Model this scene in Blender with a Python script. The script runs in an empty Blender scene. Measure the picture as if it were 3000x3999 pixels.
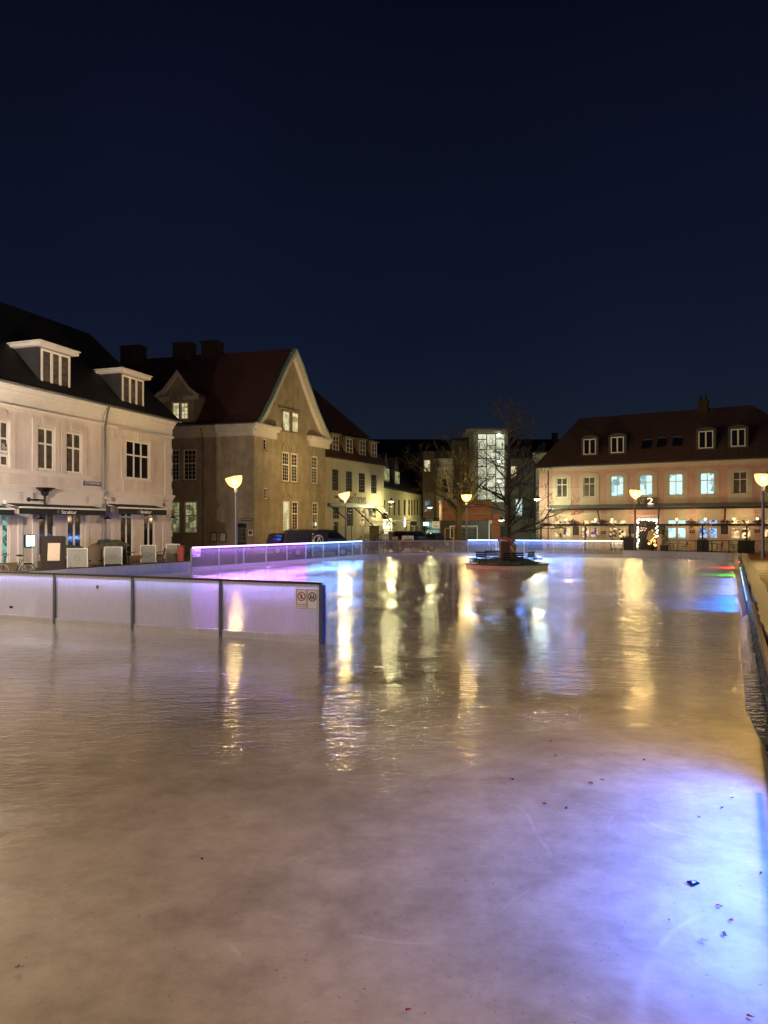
import bpy, bmesh, math, random
from mathutils import Vector, Matrix
S = bpy.context.scene
COL = S.collection
# ---------------------------------------------------------------- camera, sky, exposure
FPX, CX, HY, EYE = 2750.0, 1500.0, 2057.0, 2.1      # focal length in photo pixels, centre column, horizon row, eye height
cam = bpy.data.objects.new('camera', bpy.data.cameras.new('camera')); COL.objects.link(cam)
cam.location = (0, 0, EYE); cam.rotation_euler = (math.radians(90), 0, 0)
cam.data.sensor_fit = 'VERTICAL'; cam.data.sensor_height = 36; cam.data.lens = FPX/3999*36
cam.data.shift_y = (HY-1999.5)/3999; cam.data.clip_end = 2000; cam.data.clip_start = .05
S.camera = cam
S.render.resolution_x = 768; S.render.resolution_y = 1024
w = bpy.data.worlds.new("World"); S.world = w; w.use_nodes = True
nt = w.node_tree; nt.nodes.clear()
out = nt.nodes.new('ShaderNodeOutputWorld'); bg = nt.nodes.new('ShaderNodeBackground')
tc = nt.nodes.new('ShaderNodeTexCoord'); sx = nt.nodes.new('ShaderNodeSeparateXYZ'); rp = nt.nodes.new('ShaderNodeValToRGB')
nt.links.new(tc.outputs['Generated'], sx.inputs[0]); nt.links.new(sx.outputs['Z'], rp.inputs[0]); cn_ = nt.nodes.new('ShaderNodeTexNoise'); cn_.inputs['Scale'].default_value = 2.2; cn_.inputs['Detail'].default_value = 5; nt.links.new(tc.outputs['Generated'], cn_.inputs['Vector'])
cr_ = nt.nodes.new('ShaderNodeMapRange'); cr_.inputs['From Min'].default_value = .3; cr_.inputs['From Max'].default_value = .7; cr_.inputs['To Min'].default_value = .88; cr_.inputs['To Max'].default_value = 1.14; nt.links.new(cn_.outputs['Fac'], cr_.inputs['Value'])
vm = nt.nodes.new('ShaderNodeVectorMath'); vm.operation = 'SCALE'; nt.links.new(rp.outputs[0], vm.inputs[0]); nt.links.new(cr_.outputs[0], vm.inputs['Scale']); nt.links.new(vm.outputs[0], bg.inputs[0]); nt.links.new(bg.outputs[0], out.inputs[0])
rp.color_ramp.elements[0].position = 0.02; rp.color_ramp.elements[0].color = (.0105, .0155, .028, 1)
rp.color_ramp.elements[1].position = .6; rp.color_ramp.elements[1].color = (.0021, .0028, .0098, 1)
e = rp.color_ramp.elements.new(.26); e.color = (.0046, .0075, .0205, 1)
bg.inputs[1].default_value = 1.0
S.view_settings.view_transform = 'Standard'; S.view_settings.look = 'None'; S.view_settings.exposure = 0.12; S.view_settings.gamma = 1
WARM = (1, .68, .31)
LAMP_W = 2600

# ---------------------------------------------------------------- helpers
def G(px, py, z=0.0):                         # where a sight line meets the level z
    y = FPX*(EYE-z)/(py-HY); return Vector(((px-CX)/FPX*y, y, z))
class MB:
    def __init__(s): s.v = []; s.f = []; s.sm = False
    def add(s, vs, fs):
        n = len(s.v); s.v += [Vector(p) for p in vs]; s.f += [[i+n for i in f] for f in fs]; return s
    def box(s, x0, x1, y0, y1, z0, z1):
        return s.add([(x0,y0,z0),(x1,y0,z0),(x1,y1,z0),(x0,y1,z0),(x0,y0,z1),(x1,y0,z1),(x1,y1,z1),(x0,y1,z1)],
              [[0,3,2,1],[4,5,6,7],[0,1,5,4],[1,2,6,5],[2,3,7,6],[3,0,4,7]])
    def quad(s, *p): return s.add(p, [list(range(len(p)))])
    def slab(s, pts, d):
        n = len(pts); d = Vector(d); P = [Vector(p) for p in pts]
        return s.add(P+[p+d for p in P], [list(range(n)), list(range(2*n-1, n-1, -1))]+[[i,(i+1)%n,(i+1)%n+n,i+n] for i in range(n)])
    def prism(s, xz, y0, y1): return s.slab([(x,y0,z) for x,z in xz], (0,y1-y0,0))
    def tube(s, p0, p1, r0, r1=None, n=8, cap=True):
        p0 = Vector(p0); p1 = Vector(p1); r1 = r0 if r1 is None else r1
        d = (p1-p0); 
        if d.length < 1e-6: return s
        d.normalize(); a = d.orthogonal().normalized(); b = d.cross(a); vs = []
        for p, r in ((p0,r0),(p1,r1)):
            for i in range(n):
                t = 2*math.pi*i/n; vs.append(p+a*(r*math.cos(t))+b*(r*math.sin(t)))
        fs = [[i,(i+1)%n,(i+1)%n+n,i+n] for i in range(n)]
        if cap: fs += [list(range(n-1,-1,-1)), list(range(n,2*n))]
        return s.add(vs, fs)
    def path(s, pts, r, n=6):
        for a, b in zip(pts, pts[1:]): s.tube(a, b, r, r, n)
        return s
    def lathe(s, prof, c=(0,0,0), n=20, tilt=None):
        c = Vector(c); vs = []; m = len(prof)
        R = tilt if tilt else Matrix.Identity(3)
        for r, z in prof:
            for i in range(n):
                t = 2*math.pi*i/n; vs.append(c+R@Vector((r*math.cos(t), r*math.sin(t), z)))
        fs = [[j*n+i, j*n+(i+1)%n, (j+1)*n+(i+1)%n, (j+1)*n+i] for j in range(m-1) for i in range(n)]
        return s.add(vs, fs)
    def ball(s, c, r, n=8, sz=1):
        return s.lathe([(r*math.sin(math.pi*k/6)+1e-5, -r*sz*math.cos(math.pi*k/6)) for k in range(7)], c, n)
    def ring(s, c, R, r, axis='z', n=24, m=6):
        vs = []
        for i in range(n):
            a = 2*math.pi*i/n
            for j in range(m):
                b = 2*math.pi*j/m; q = R+r*math.cos(b); h = r*math.sin(b)
                p = (q*math.cos(a), h, q*math.sin(a)) if axis == 'y' else ((q*math.cos(a), q*math.sin(a), h) if axis == 'z' else (h, q*math.cos(a), q*math.sin(a)))
                vs.append(Vector(c)+Vector(p))
        return s.add(vs, [[i*m+j, ((i+1)%n)*m+j, ((i+1)%n)*m+(j+1)%m, i*m+(j+1)%m] for i in range(n) for j in range(m)])
    def disc(s, c, r, n=24, y=0, t=.01):      # upright disc facing -Y
        return s.prism([(c[0]+r*math.cos(2*math.pi*i/n), c[1]+r*math.sin(2*math.pi*i/n)) for i in range(n)], y, y+t)
    def build(s, name, mat, parent=None, M=None, smooth=False, bevel=0):
        me = bpy.data.meshes.new(name)
        vs = [M@v for v in s.v] if M is not None else s.v
        me.from_pydata([tuple(v) for v in vs], [], s.f)
        bm = bmesh.new(); bm.from_mesh(me); bmesh.ops.recalc_face_normals(bm, faces=bm.faces)
        bm.to_mesh(me); bm.free()
        me.materials.append(mat)
        if smooth:
            for p in me.polygons: p.use_smooth = True
        o = bpy.data.objects.new(name, me); COL.objects.link(o)
        if parent: o.parent = parent
        if bevel:
            b = o.modifiers.new('bevel', 'BEVEL'); b.width = bevel; b.segments = 2; b.limit_method = 'ANGLE'
        if smooth:
            try: me.set_sharp_from_angle(angle=math.radians(40))
            except Exception: pass
        return o
def tag(o, label, cat, group=None, kind=None):
    if label: o['label'] = label
    if cat: o['category'] = cat
    if group: o['group'] = group
    if kind: o['kind'] = kind
    return o
def thing(name, label, cat, loc=(0,0,0), rz=0, group=None):
    o = bpy.data.objects.new(name, None); COL.objects.link(o); o.empty_display_size = .2
    o.location = loc; o.rotation_euler = (0,0,rz); return tag(o, label, cat, group)
def dup(o, parent=None):
    c = o.copy(); COL.objects.link(c); c.parent = parent
    for ch in list(o.children): dup(ch, c)
    return c

def mat(name, col, rough=.6, metal=0, var=.12, scale=2.0, bump=0.0, bscale=30.0, em=None, es=0, spec=.5, tile=None, stain=0):
    m = bpy.data.materials.new(name); m.use_nodes = True; t = m.node_tree; b = t.nodes['Principled BSDF']; N = t.nodes.new; L = t.links.new
    b.inputs['Roughness'].default_value = rough; b.inputs['Metallic'].default_value = metal; b.inputs['Specular IOR Level'].default_value = spec
    tc = N('ShaderNodeTexCoord'); no = N('ShaderNodeTexNoise'); no.inputs['Scale'].default_value = scale; no.inputs['Detail'].default_value = 6; no.inputs['Roughness'].default_value = .65
    L(tc.outputs['Object'], no.inputs['Vector'])
    r = N('ShaderNodeValToRGB'); r.color_ramp.elements[0].position = .3; r.color_ramp.elements[1].position = .7
    r.color_ramp.elements[0].color = [c*(1-var) for c in col]+[1]; r.color_ramp.elements[1].color = [min(1,c*(1+var)) for c in col]+[1]
    L(no.outputs['Fac'], r.inputs[0]); src = r.outputs[0]
    if stain:
        mp = N('ShaderNodeMapping'); mp.inputs['Scale'].default_value = (.9,.9,.22); L(tc.outputs['Object'], mp.inputs[0])
        n3 = N('ShaderNodeTexNoise'); n3.inputs['Scale'].default_value = 1.6; n3.inputs['Detail'].default_value = 8; n3.inputs['Roughness'].default_value = .7; L(mp.outputs[0], n3.inputs['Vector'])
        r3 = N('ShaderNodeValToRGB'); r3.color_ramp.elements[0].position = .38; r3.color_ramp.elements[1].position = .62
        r3.color_ramp.elements[0].color = (1-stain,1-stain,1-stain*1.1,1); L(n3.outputs['Fac'], r3.inputs[0])
        mx = N('ShaderNodeMix'); mx.data_type = 'RGBA'; mx.blend_type = 'MULTIPLY'; mx.inputs[0].default_value = 1
        L(src, mx.inputs[6]); L(r3.outputs[0], mx.inputs[7]); src = mx.outputs[2]
    L(src, b.inputs['Base Color'])
    h = None
    if bump:
        n2 = N('ShaderNodeTexNoise'); n2.inputs['Scale'].default_value = bscale; n2.inputs['Detail'].default_value = 4; L(tc.outputs['Object'], n2.inputs['Vector']); h = n2.outputs['Fac']
    if tile:
        wv = N('ShaderNodeTexWave'); wv.bands_direction = 'X'; wv.inputs['Scale'].default_value = tile[0]; L(tc.outputs['Object'], wv.inputs['Vector'])
        wz = N('ShaderNodeTexWave'); wz.bands_direction = 'Z'; wz.wave_profile = 'SAW'; wz.inputs['Scale'].default_value = tile[1]; L(tc.outputs['Object'], wz.inputs['Vector'])
        ad = N('ShaderNodeMath'); ad.operation = 'ADD'; L(wv.outputs['Fac'], ad.inputs[0]); L(wz.outputs['Fac'], ad.inputs[1]); h = ad.outputs[0]
        bump = .6
    if h is not None:
        bp = N('ShaderNodeBump'); bp.inputs['Strength'].default_value = bump; bp.inputs['Distance'].default_value = .05 if tile else .02
        L(h, bp.inputs['Height']); L(bp.outputs[0], b.inputs['Normal'])
    if em:
        b.inputs['Emission Color'].default_value = (*em, 1); b.inputs['Emission Strength'].default_value = es
    return m
def brick(name, c1, c2, mortar, sc=1.0, bw=.24, rh=.075, glow=0):
    m = mat(name, c1, .85); t = m.node_tree; b = t.nodes['Principled BSDF']; N = t.nodes.new; L = t.links.new
    tc = N('ShaderNodeTexCoord'); mp = N('ShaderNodeMapping'); mp.inputs['Rotation'].default_value = (math.radians(90),0,0)
    sp = N('ShaderNodeSeparateXYZ'); cb = N('ShaderNodeCombineXYZ'); L(tc.outputs['Object'], sp.inputs[0]); L(sp.outputs['X'], cb.inputs['X']); L(sp.outputs['Z'], cb.inputs['Y'])
    k = N('ShaderNodeTexBrick'); k.inputs['Scale'].default_value = sc; k.inputs['Brick Width'].default_value = bw; k.inputs['Row Height'].default_value = rh; k.inputs['Mortar Size'].default_value = .008
    k.inputs['Color1'].default_value = (*c1,1); k.inputs['Color2'].default_value = (*c2,1); k.inputs['Mortar'].default_value = (*mortar,1)
    L(cb.outputs[0], k.inputs['Vector']); L(k.outputs['Color'], b.inputs['Base Color'])
    return m
def lit(name, c1, c2, s, scale=4.0, blocks=True, lo_=.1, hi_=.75):      # a lit room seen through glass: soft patches of light and furniture
    m = bpy.data.materials.new(name); m.use_nodes = True; t = m.node_tree; b = t.nodes['Principled BSDF']; N = t.nodes.new; L = t.links.new
    b.inputs['Base Color'].default_value = (.02,.02,.02,1); b.inputs['Roughness'].default_value = .08
    tc = N('ShaderNodeTexCoord'); v = N('ShaderNodeTexVoronoi' if blocks else 'ShaderNodeTexNoise')
    if blocks: v.distance = 'CHEBYCHEV'; v.inputs['Randomness'].default_value = .9
    v.inputs['Scale'].default_value = scale; L(tc.outputs['Object'], v.inputs['Vector'])
    r = N('ShaderNodeValToRGB'); r.color_ramp.elements[0].color = (*c1,1); r.color_ramp.elements[1].color = (*c2,1)
    if blocks:
        sp = N('ShaderNodeSeparateColor'); L(v.outputs['Color'], sp.inputs[0]); L(sp.outputs[0], r.inputs[0]); r.color_ramp.elements[0].position = lo_; r.color_ramp.elements[1].position = hi_
    else:
        L(v.outputs['Fac'], r.inputs[0]); r.color_ramp.elements[0].position = .35; r.color_ramp.elements[1].position = .65
    L(r.outputs[0], b.inputs['Emission Color']); b.inputs['Emission Strength'].default_value = s
    return m
def glow(name, c, s): return mat(name, (.8,.8,.8), .4, em=c, es=s, var=0)

WHITE_P = mat('white_plaster', (.76,.67,.62), .8, var=.07, scale=.8, bump=.3, bscale=25, stain=.2)
CREAM_T = mat('cream_trim', (.72,.68,.64), .7, var=.06, bump=.1)
BEIGE_P = mat('beige_roughcast', (.40,.345,.26), .9, var=.22, scale=1.1, bump=.5, bscale=18, stain=.3)
BEIGE_T = mat('beige_trim', (.64,.60,.53), .8, var=.12, scale=1.5, bump=.15, stain=.2)
CAFE_P = mat('cream_render', (.52,.48,.36), .85, var=.08, scale=1, bump=.2, stain=.2)
STONE = mat('grey_stone_frame', (.24,.18,.11), .85, var=.15, bump=.2)
PINK_P = mat('pink_render', (.63,.40,.35), .85, var=.08, scale=1.2, bump=.2, stain=.12)
PINK_T = mat('cream_surround', (.60,.53,.42), .8, var=.06, bump=.1, stain=.08)
TILE = mat('red_roof_tile', (.075,.030,.025), .75, var=.45, scale=6, tile=(2.4,1.6))
TILE_BR = mat('brown_roof_tile', (.10,.058,.05), .7, var=.5, scale=5, tile=(2.4,1.6))
SLATE = mat('black_slate_roof', (.012,.012,.013), .7, var=.4, scale=4, bump=.4, bscale=8)
WHITE_F = mat('white_window_paint', (.80,.76,.70), .45, var=.04)
GREY_F = mat('grey_window_paint', (.16,.15,.15), .5, var=.1)
DARK_M = mat('black_metal', (.012,.012,.014), .4, metal=.3, var=.2)
GREY_M = mat('grey_metal', (.12,.13,.15), .45, metal=.6, var=.15)
ALU = mat('aluminium', (.42,.43,.46), .35, metal=.7, var=.15, scale=8)
ZINC = mat('zinc_cladding', (.06,.055,.065), .6, metal=.3, var=.2)
COPPER = mat('green_copper', (.24,.42,.36), .6, metal=.2, var=.3, scale=6)
PANE = mat('dark_glass', (.012,.012,.014), .06, var=.5, spec=.8)
PANE_C = mat('curtained_glass', (.10,.085,.07), .12, var=.6, scale=3, spec=.8)
LIT_Y = lit('lit_yellow_room', (.30,.27,.10), (.95,.88,.50), .85, 2.2)
LIT_G = lit('lit_green_room', (.10,.11,.045), (.50,.52,.24), .55, 2.5)
LIT_B = lit('lit_cyan_room', (.16,.34,.36), (.62,.95,.95), 1.1, 2.2, True, .05, .4)
LIT_C = lit('lit_cafe_room', (.03,.018,.008), (.90,.58,.26), 1.5, 4.5, True, .25, .9)
LIT_CB = lit('lit_cafe_blue', (.02,.03,.30), (.45,.65,.9), 1.0, 6)
LIT_W = lit('lit_white_room', (.30,.42,.38), (.75,.95,.85), 1.2, 3)
LIT_T = lit('lit_teal_shop', (.04,.10,.09), (.28,.55,.48), .8, 5)
LIT_ST = lit('lit_stairwell', (.36,.38,.26), (.52,.54,.40), 1.5, .8, False)
BLACK = mat('black_paint', (.01,.01,.011), .5, var=.3)
AWN = mat('dark_green_canvas', (.010,.018,.016), .8, var=.2, bump=.2)
WHITE_B = mat('white_board', (.80,.79,.76), .5, var=.05)
BLUE_S = mat('blue_enamel', (.10,.13,.2), .4, var=.1)
RED = mat('red_paint', (.35,.03,.02), .5)
WOOD_D = mat('dark_wood', (.014,.009,.007), .7, spec=.2, var=.3, scale=6)
BARK = mat('bark', (.06,.052,.042), .9, var=.35, scale=9, bump=.8, bscale=25)
BARK2 = mat('mossy_bark', (.05,.042,.022), .9, var=.35, scale=7, bump=.8, bscale=20)
LEAF = mat('shrub_leaf', (.06,.09,.025), .6, var=.4)
CAR = mat('dark_car_paint', (.006,.008,.02), .25, var=.1, spec=.6)
TYRE = mat('tyre_rubber', (.012,.012,.012), .8)
CLEAR_W = mat('creamy_letters', (.88,.80,.66), .6)
LETT = mat('white_letters', (.9,.88,.82), .6)
INK = mat('dark_letters', (.03,.022,.015), .6)
BRICK_O = brick('orange_brick', (.34,.10,.03), (.26,.075,.025), (.22,.12,.07), 1, .5, .16)
BRICK_P = brick('planter_brick', (.72,.34,.24), (.62,.27,.18), (.35,.2,.15), 1, .24, .08)
def led(name, c, s): return glow(name, c, s)
LED_P = led('violet_led', (.80,.36,1), 4); LED_B = led('blue_led', (.30,.5,1), 4); LED_W = led('white_led', (1,.85,.6), 2.5)
LED_BW = led('ice_blue_led', (.34,.55,1), 4.5)

class Face:                                     # a facade plane: X to the right, Y into the house, Z up
    def __init__(s, p1, p2, root=None, first=True):
        s.O = Vector(p1); s.D = (Vector(p2)-Vector(p1)).normalized(); s.len = (Vector(p2)-Vector(p1)).length
        s.N = Vector((-s.D.y, s.D.x)); s.root = root
        s.W = Matrix(((s.D.x,s.N.x,0,s.O.x),(s.D.y,s.N.y,0,s.O.y),(0,0,1,0),(0,0,0,1))); s.M = Matrix.Identity(4)
    def rooted(s, name, label, cat, group=None):
        s.root = thing(name, label, cat, (s.O.x, s.O.y, 0), math.atan2(s.D.y, s.D.x), group); return s
    def second(s, p1, p2):
        f = Face(p1, p2, s.root); f.M = s.W.inverted()@f.W; return f
    def st(s, px, py=HY, y=0.0):                # photo sight line -> (x, z) on the plane y behind the facade
        O = s.O+s.N*y; k = (px-CX)/FPX
        # O + a D = t (k,1)
        det = s.D.x*(-1)-(-k)*s.D.y
        a = ((-O.x)*(-1)-(-k)*(-O.y))/det
        t = O.y+a*s.D.y
        return a, EYE+t*(HY-py)/FPX
    def rect(s, l, t, r, b, y=0.0):
        c = (l+r)/2; return s.st(l, HY, y)[0], s.st(r, HY, y)[0], s.st(c, b, y)[1], s.st(c, t, y)[1]
    def put(s, mb, name, m, parent=None, **k): return mb.build(name, m, parent or s.root, s.M, **k)
def wall(F, x0, x1, z0, z1, holes, m, depth=9, name='wall', reveal=.16, parent=None):
    xs = sorted({x0,x1,*[h[0] for h in holes],*[h[1] for h in holes]}); zs = sorted({z0,z1,*[h[2] for h in holes],*[h[3] for h in holes]})
    mb = MB()
    for a, b in zip(xs, xs[1:]):
        for c, d in zip(zs, zs[1:]):
            mx, mz = (a+b)/2, (c+d)/2
            if b-a < 1e-5 or d-c < 1e-5 or mx < x0 or mx > x1 or mz < z0 or mz > z1: continue
            if any(h[0] < mx < h[1] and h[2] < mz < h[3] for h in holes): continue
            mb.quad((a,0,c),(b,0,c),(b,0,d),(a,0,d))
    for h in holes:
        a, b, c, d = h; e = reveal
        mb.quad((a,0,c),(b,0,c),(b,e,c),(a,e,c)); mb.quad((a,0,d),(b,0,d),(b,e,d),(a,e,d)); mb.quad((a,0,c),(a,0,d),(a,e,d),(a,e,c)); mb.quad((b,0,c),(b,0,d),(b,e,d),(b,e,c))
    mb.box(x0, x1, reveal+.02, depth, z0, z1)
    mb.quad((x0,0,z0),(x0,0,z1),(x0,reveal+.02,z1),(x0,reveal+.02,z0)); mb.quad((x1,0,z0),(x1,0,z1),(x1,reveal+.02,z1),(x1,reveal+.02,z0))
    mb.quad((x0,0,z1),(x1,0,z1),(x1,reveal+.02,z1),(x0,reveal+.02,z1))
    return F.put(mb, name, m, parent)
CHIM = mat('sooty_chimney', (.05,.04,.03), .9, var=.3, bump=.4)
def window(F, r, cols=2, rows=(.62,), fm=WHITE_F, pm=PANE, y=.07, fw=.07, mw=.05, parent=None, sill=None, casing=0, name='window', bars=0, label=None):
    x0, x1, z0, z1 = r; mb = MB(); y1 = y+.05
    mb.box(x0,x0+fw,y,y1,z0,z1).box(x1-fw,x1,y,y1,z0,z1).box(x0+fw,x1-fw,y,y1,z0,z0+fw).box(x0+fw,x1-fw,y,y1,z1-fw,z1)
    ix0, ix1, iz0, iz1 = x0+fw, x1-fw, z0+fw, z1-fw
    zz = [iz0+(iz1-iz0)*k for k in rows]
    for k in range(1, cols):
        c = ix0+(ix1-ix0)*k/cols; mb.box(c-mw/2,c+mw/2,y-.004,y1-.006,iz0,iz1)
    for c in zz: mb.box(ix0,ix1,y-.008,y1-.01,c-mw/2,c+mw/2)
    if bars:
        b = .028; lv = [iz0]+zz+[iz1]
        for a, c in zip(lv, lv[1:]):
            n = max(1, round((c-a)/bars))
            for k in range(1, n): h = a+(c-a)*k/n; mb.box(ix0,ix1,y+.006,y1-.014,h-b/2,h+b/2)
        for j in range(cols):
            a = ix0+(ix1-ix0)*j/cols; c = ix0+(ix1-ix0)*(j+1)/cols
            n = max(1, round((c-a)/bars))
            for k in range(1, n): h = a+(c-a)*k/n; mb.box(h-b/2,h+b/2,y+.009,y1-.016,iz0,iz1)
    o = F.put(mb, name, fm, parent)
    if label: o['label'] = label
    F.put(MB().box(ix0-.01,ix1+.01,y1-.012,y1+.012,iz0-.01,iz1+.01), 'pane', pm, o)
    if sill: F.put(MB().box(x0-.1,x1+.1,-.1,.02,z0-.09,z0-.003), 'sill', sill, o)
    if casing: F.put(MB().box(x0-casing,x0,-.04,.0,z0,z1+casing).box(x1,x1+casing,-.04,0,z0,z1+casing).box(x0,x1,-.04,0,z1,z1+casing), 'casing', sill or fm, o)
    return o
def text(F, s, x0, x1, zc, y, m, parent=None, h=None, name='lettering', t=.02, shear=0, wgt=0):
    c = bpy.data.curves.new(name, 'FONT'); c.body = s; c.extrude = t/2; c.align_x = 'CENTER'; c.align_y = 'CENTER'; c.shear = shear; c.offset = wgt
    o = bpy.data.objects.new('t', c); COL.objects.link(o); bpy.context.view_layer.update()
    me = bpy.data.meshes.new_from_object(o); bpy.data.objects.remove(o)
    xs = [v.co.x for v in me.vertices]; ys = [v.co.y for v in me.vertices]
    if not xs: return
    sxx = (x1-x0)/(max(xs)-min(xs)); sy = h/(max(ys)-min(ys)) if h else sxx
    cx, cy = (max(xs)+min(xs))/2, (max(ys)+min(ys))/2
    for v in me.vertices:
        v.co = F.M@Vector(((v.co.x-cx)*sxx+(x0+x1)/2, y-v.co.z, (v.co.y-cy)*sy+zc))
    me.materials.clear(); me.materials.append(m)
    o = bpy.data.objects.new(name, me); COL.objects.link(o); o.parent = parent or F.root; return o
def rowtext(F, s, l, t, r, b, y, m, parent=None, **k):
    x0, x1, z0, z1 = F.rect(l, t, r, b, y); return text(F, s, x0, x1, (z0+z1)/2, y, m, parent, h=z1-z0, **k)

# ---------------------------------------------------------------- ground, ice, plaza
PLAZA = mat('wet_paving', (.05,.042,.036), .35, var=.3, scale=1.5, bump=.5, bscale=12)
g = MB().quad((-400,-100,-.03),(400,-100,-.03),(400,700,-.03),(-400,700,-.03)).build('plaza_ground', PLAZA); tag(g, 'dark wet paving of the square', None, kind='structure')
LEFT = [Vector((-33.2,-14)), Vector((-9.3,34))]
RIM = [Vector(p) for p in [(-9.3,34),(-3.3,45.8),(-1.6,49.6),(.4,52.3),(3.9,53.5),(8,53.0),(13,51.1),(16.9,49.8),(20,47.6),(22.2,44.8)]]
def liner_x(y): return .494*y+.46
def deck_x(y): return .494*y+.5
def ice_material():
    m = bpy.data.materials.new('wet_ice'); m.use_nodes = True; t = m.node_tree; b = t.nodes['Principled BSDF']; N = t.nodes.new; L = t.links.new
    tc = N('ShaderNodeTexCoord')
    def noise(sc, det=5, rough=.6, mapping=None):
        n = N('ShaderNodeTexNoise'); n.inputs['Scale'].default_value = sc; n.inputs['Detail'].default_value = det; n.inputs['Roughness'].default_value = rough
        if mapping:
            mp = N('ShaderNodeMapping'); mp.inputs['Scale'].default_value = mapping[0]; mp.inputs['Rotation'].default_value = (0,0,mapping[1]); L(tc.outputs['Object'], mp.inputs[0]); L(mp.outputs[0], n.inputs['Vector'])
        else: L(tc.outputs['Object'], n.inputs['Vector'])
        return n.outputs['Fac']
    def ramp(src, p0, p1, c0=(0,0,0), c1=(1,1,1)):
        r = N('ShaderNodeValToRGB'); r.color_ramp.elements[0].position = p0; r.color_ramp.elements[1].position = p1
        r.color_ramp.elements[0].color = (*c0,1); r.color_ramp.elements[1].color = (*c1,1); L(src, r.inputs[0]); return r.outputs[0]
    def math_(op, a, c):
        n = N('ShaderNodeMath'); n.operation = op; n.use_clamp = False
        for i, q in enumerate((a, c)):
            if isinstance(q, (int, float)): n.inputs[i].default_value = q
            else: L(q, n.inputs[i])
        return n.outputs[0]
    base = ramp(noise(.55, 8, .68), .34, .66, (.34,.315,.235), (.64,.595,.455))
    fine = ramp(noise(3.2, 8, .75), .35, .62, (.76,.72,.70), (1,1,1))
    specks = ramp(noise(38, 3, .6), .28, .34, (.35,.25,.2), (1,1,1))
    mx = N('ShaderNodeMix'); mx.data_type = 'RGBA'; mx.blend_type = 'MULTIPLY'; mx.inputs[0].default_value = 1; L(base, mx.inputs[6]); L(fine, mx.inputs[7])
    mx2 = N('ShaderNodeMix'); mx2.data_type = 'RGBA'; mx2.blend_type = 'MULTIPLY'; mx2.inputs[0].default_value = .8; L(mx.outputs[2], mx2.inputs[6]); L(specks, mx2.inputs[7])
    def cuts(sc, width, seed):
        mp = N('ShaderNodeMapping'); mp.inputs['Location'].default_value = (seed,seed*.7,0); L(tc.outputs['Object'], mp.inputs[0]); n = N('ShaderNodeTexNoise'); n.inputs['Scale'].default_value = sc; n.inputs['Detail'].default_value = .6; L(mp.outputs[0], n.inputs['Vector'])
        a = math_('ABSOLUTE', math_('SUBTRACT', n.outputs['Fac'], .5), 0); return ramp(a, width*.3, width, (1,1,1), (0,0,0))
    cl = math_('MAXIMUM', math_('MAXIMUM', cuts(.35,.0022,3), cuts(.5,.0025,11)), cuts(.27,.0018,23)); brk = ramp(noise(1.1, 4), .48, .6); cl = math_('MULTIPLY', cl, brk)
    mx3 = N('ShaderNodeMix'); mx3.data_type = 'RGBA'; mx3.inputs[7].default_value = (.85,.82,.78,1); L(math_('MULTIPLY', cl, .22), mx3.inputs[0]); L(mx2.outputs[2], mx3.inputs[6])
    L(mx3.outputs[2], b.inputs['Base Color'])
    sp = N('ShaderNodeSeparateXYZ'); L(tc.outputs['Object'], sp.inputs[0])
    # wetness: standing water from a few metres out, bare frosted ice underfoot
    yy = math_('ADD', sp.outputs['Y'], math_('MULTIPLY', noise(.28, 4), 7.0)); yy = math_('SUBTRACT', yy, math_('MULTIPLY', sp.outputs['X'], .55))
    mr = N('ShaderNodeMapRange'); mr.inputs['From Min'].default_value = 8.0; mr.inputs['From Max'].default_value = 11.0; mr.clamp = True; L(yy, mr.inputs['Value']); wet = mr.outputs[0]
    rr = N('ShaderNodeMapRange'); rr.inputs['To Min'].default_value = .48; rr.inputs['To Max'].default_value = .03; L(wet, rr.inputs['Value'])
    pr = math_('MULTIPLY', ramp(noise(.5, 5, .6), .5, .72), .10)
    L(math_('ADD', rr.outputs[0], pr), b.inputs['Roughness'])
    b.inputs['IOR'].default_value = 1.33; b.inputs['Specular IOR Level'].default_value = .5
    L(wet, b.inputs['Coat Weight']); b.inputs['Coat Roughness'].default_value = .025; b.inputs['Coat IOR'].default_value = 1.75
    wav = noise(1.0, 5, .58, ((2.2,5.5,1), .46)); wav2 = noise(1.0, 3, .5, ((7,20,1), .40)); wav3 = noise(1.0, 2, .5, ((20,52,1), .35)); rip = noise(.8, 2, .5, ((1,1,1), 0))
    h = math_('ADD', wav, math_('ADD', math_('MULTIPLY', wav2, .42), math_('MULTIPLY', wav3, .12)))
    bp = N('ShaderNodeBump'); bp.inputs['Distance'].default_value = .034
    rx = N('ShaderNodeMapRange'); rx.inputs['From Min'].default_value = -6; rx.inputs['From Max'].default_value = 5; rx.inputs['To Min'].default_value = -.10; rx.inputs['To Max'].default_value = .12; L(sp.outputs['X'], rx.inputs['Value'])
    rip2 = ramp(math_('ADD', noise(.22, 3, .5), rx.outputs[0]), .46, .60)
    amp = math_('ADD', math_('MULTIPLY', rip2, .65), .27); wm = math_('ADD', math_('MULTIPLY', wet, .9), .10)
    L(math_('MULTIPLY', amp, wm), bp.inputs['Strength'])
    L(h, bp.inputs['Height']); L(bp.outputs[0], b.inputs['Normal']); L(bp.outputs[0], b.inputs['Coat Normal'])
    return m
ICE = ice_material()
ice = MB(); ys0 = -14
outline = [(LEFT[0].x, ys0, 0)]+[(p.x, p.y, 0) for p in RIM]+[(liner_x(ys0), ys0, 0)]
ice.slab(outline, (0,0,-.025)); o = ice.build('ice_sheet', ICE); tag(o, 'wet skating ice covered with a film of water', None, kind='structure')

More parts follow.
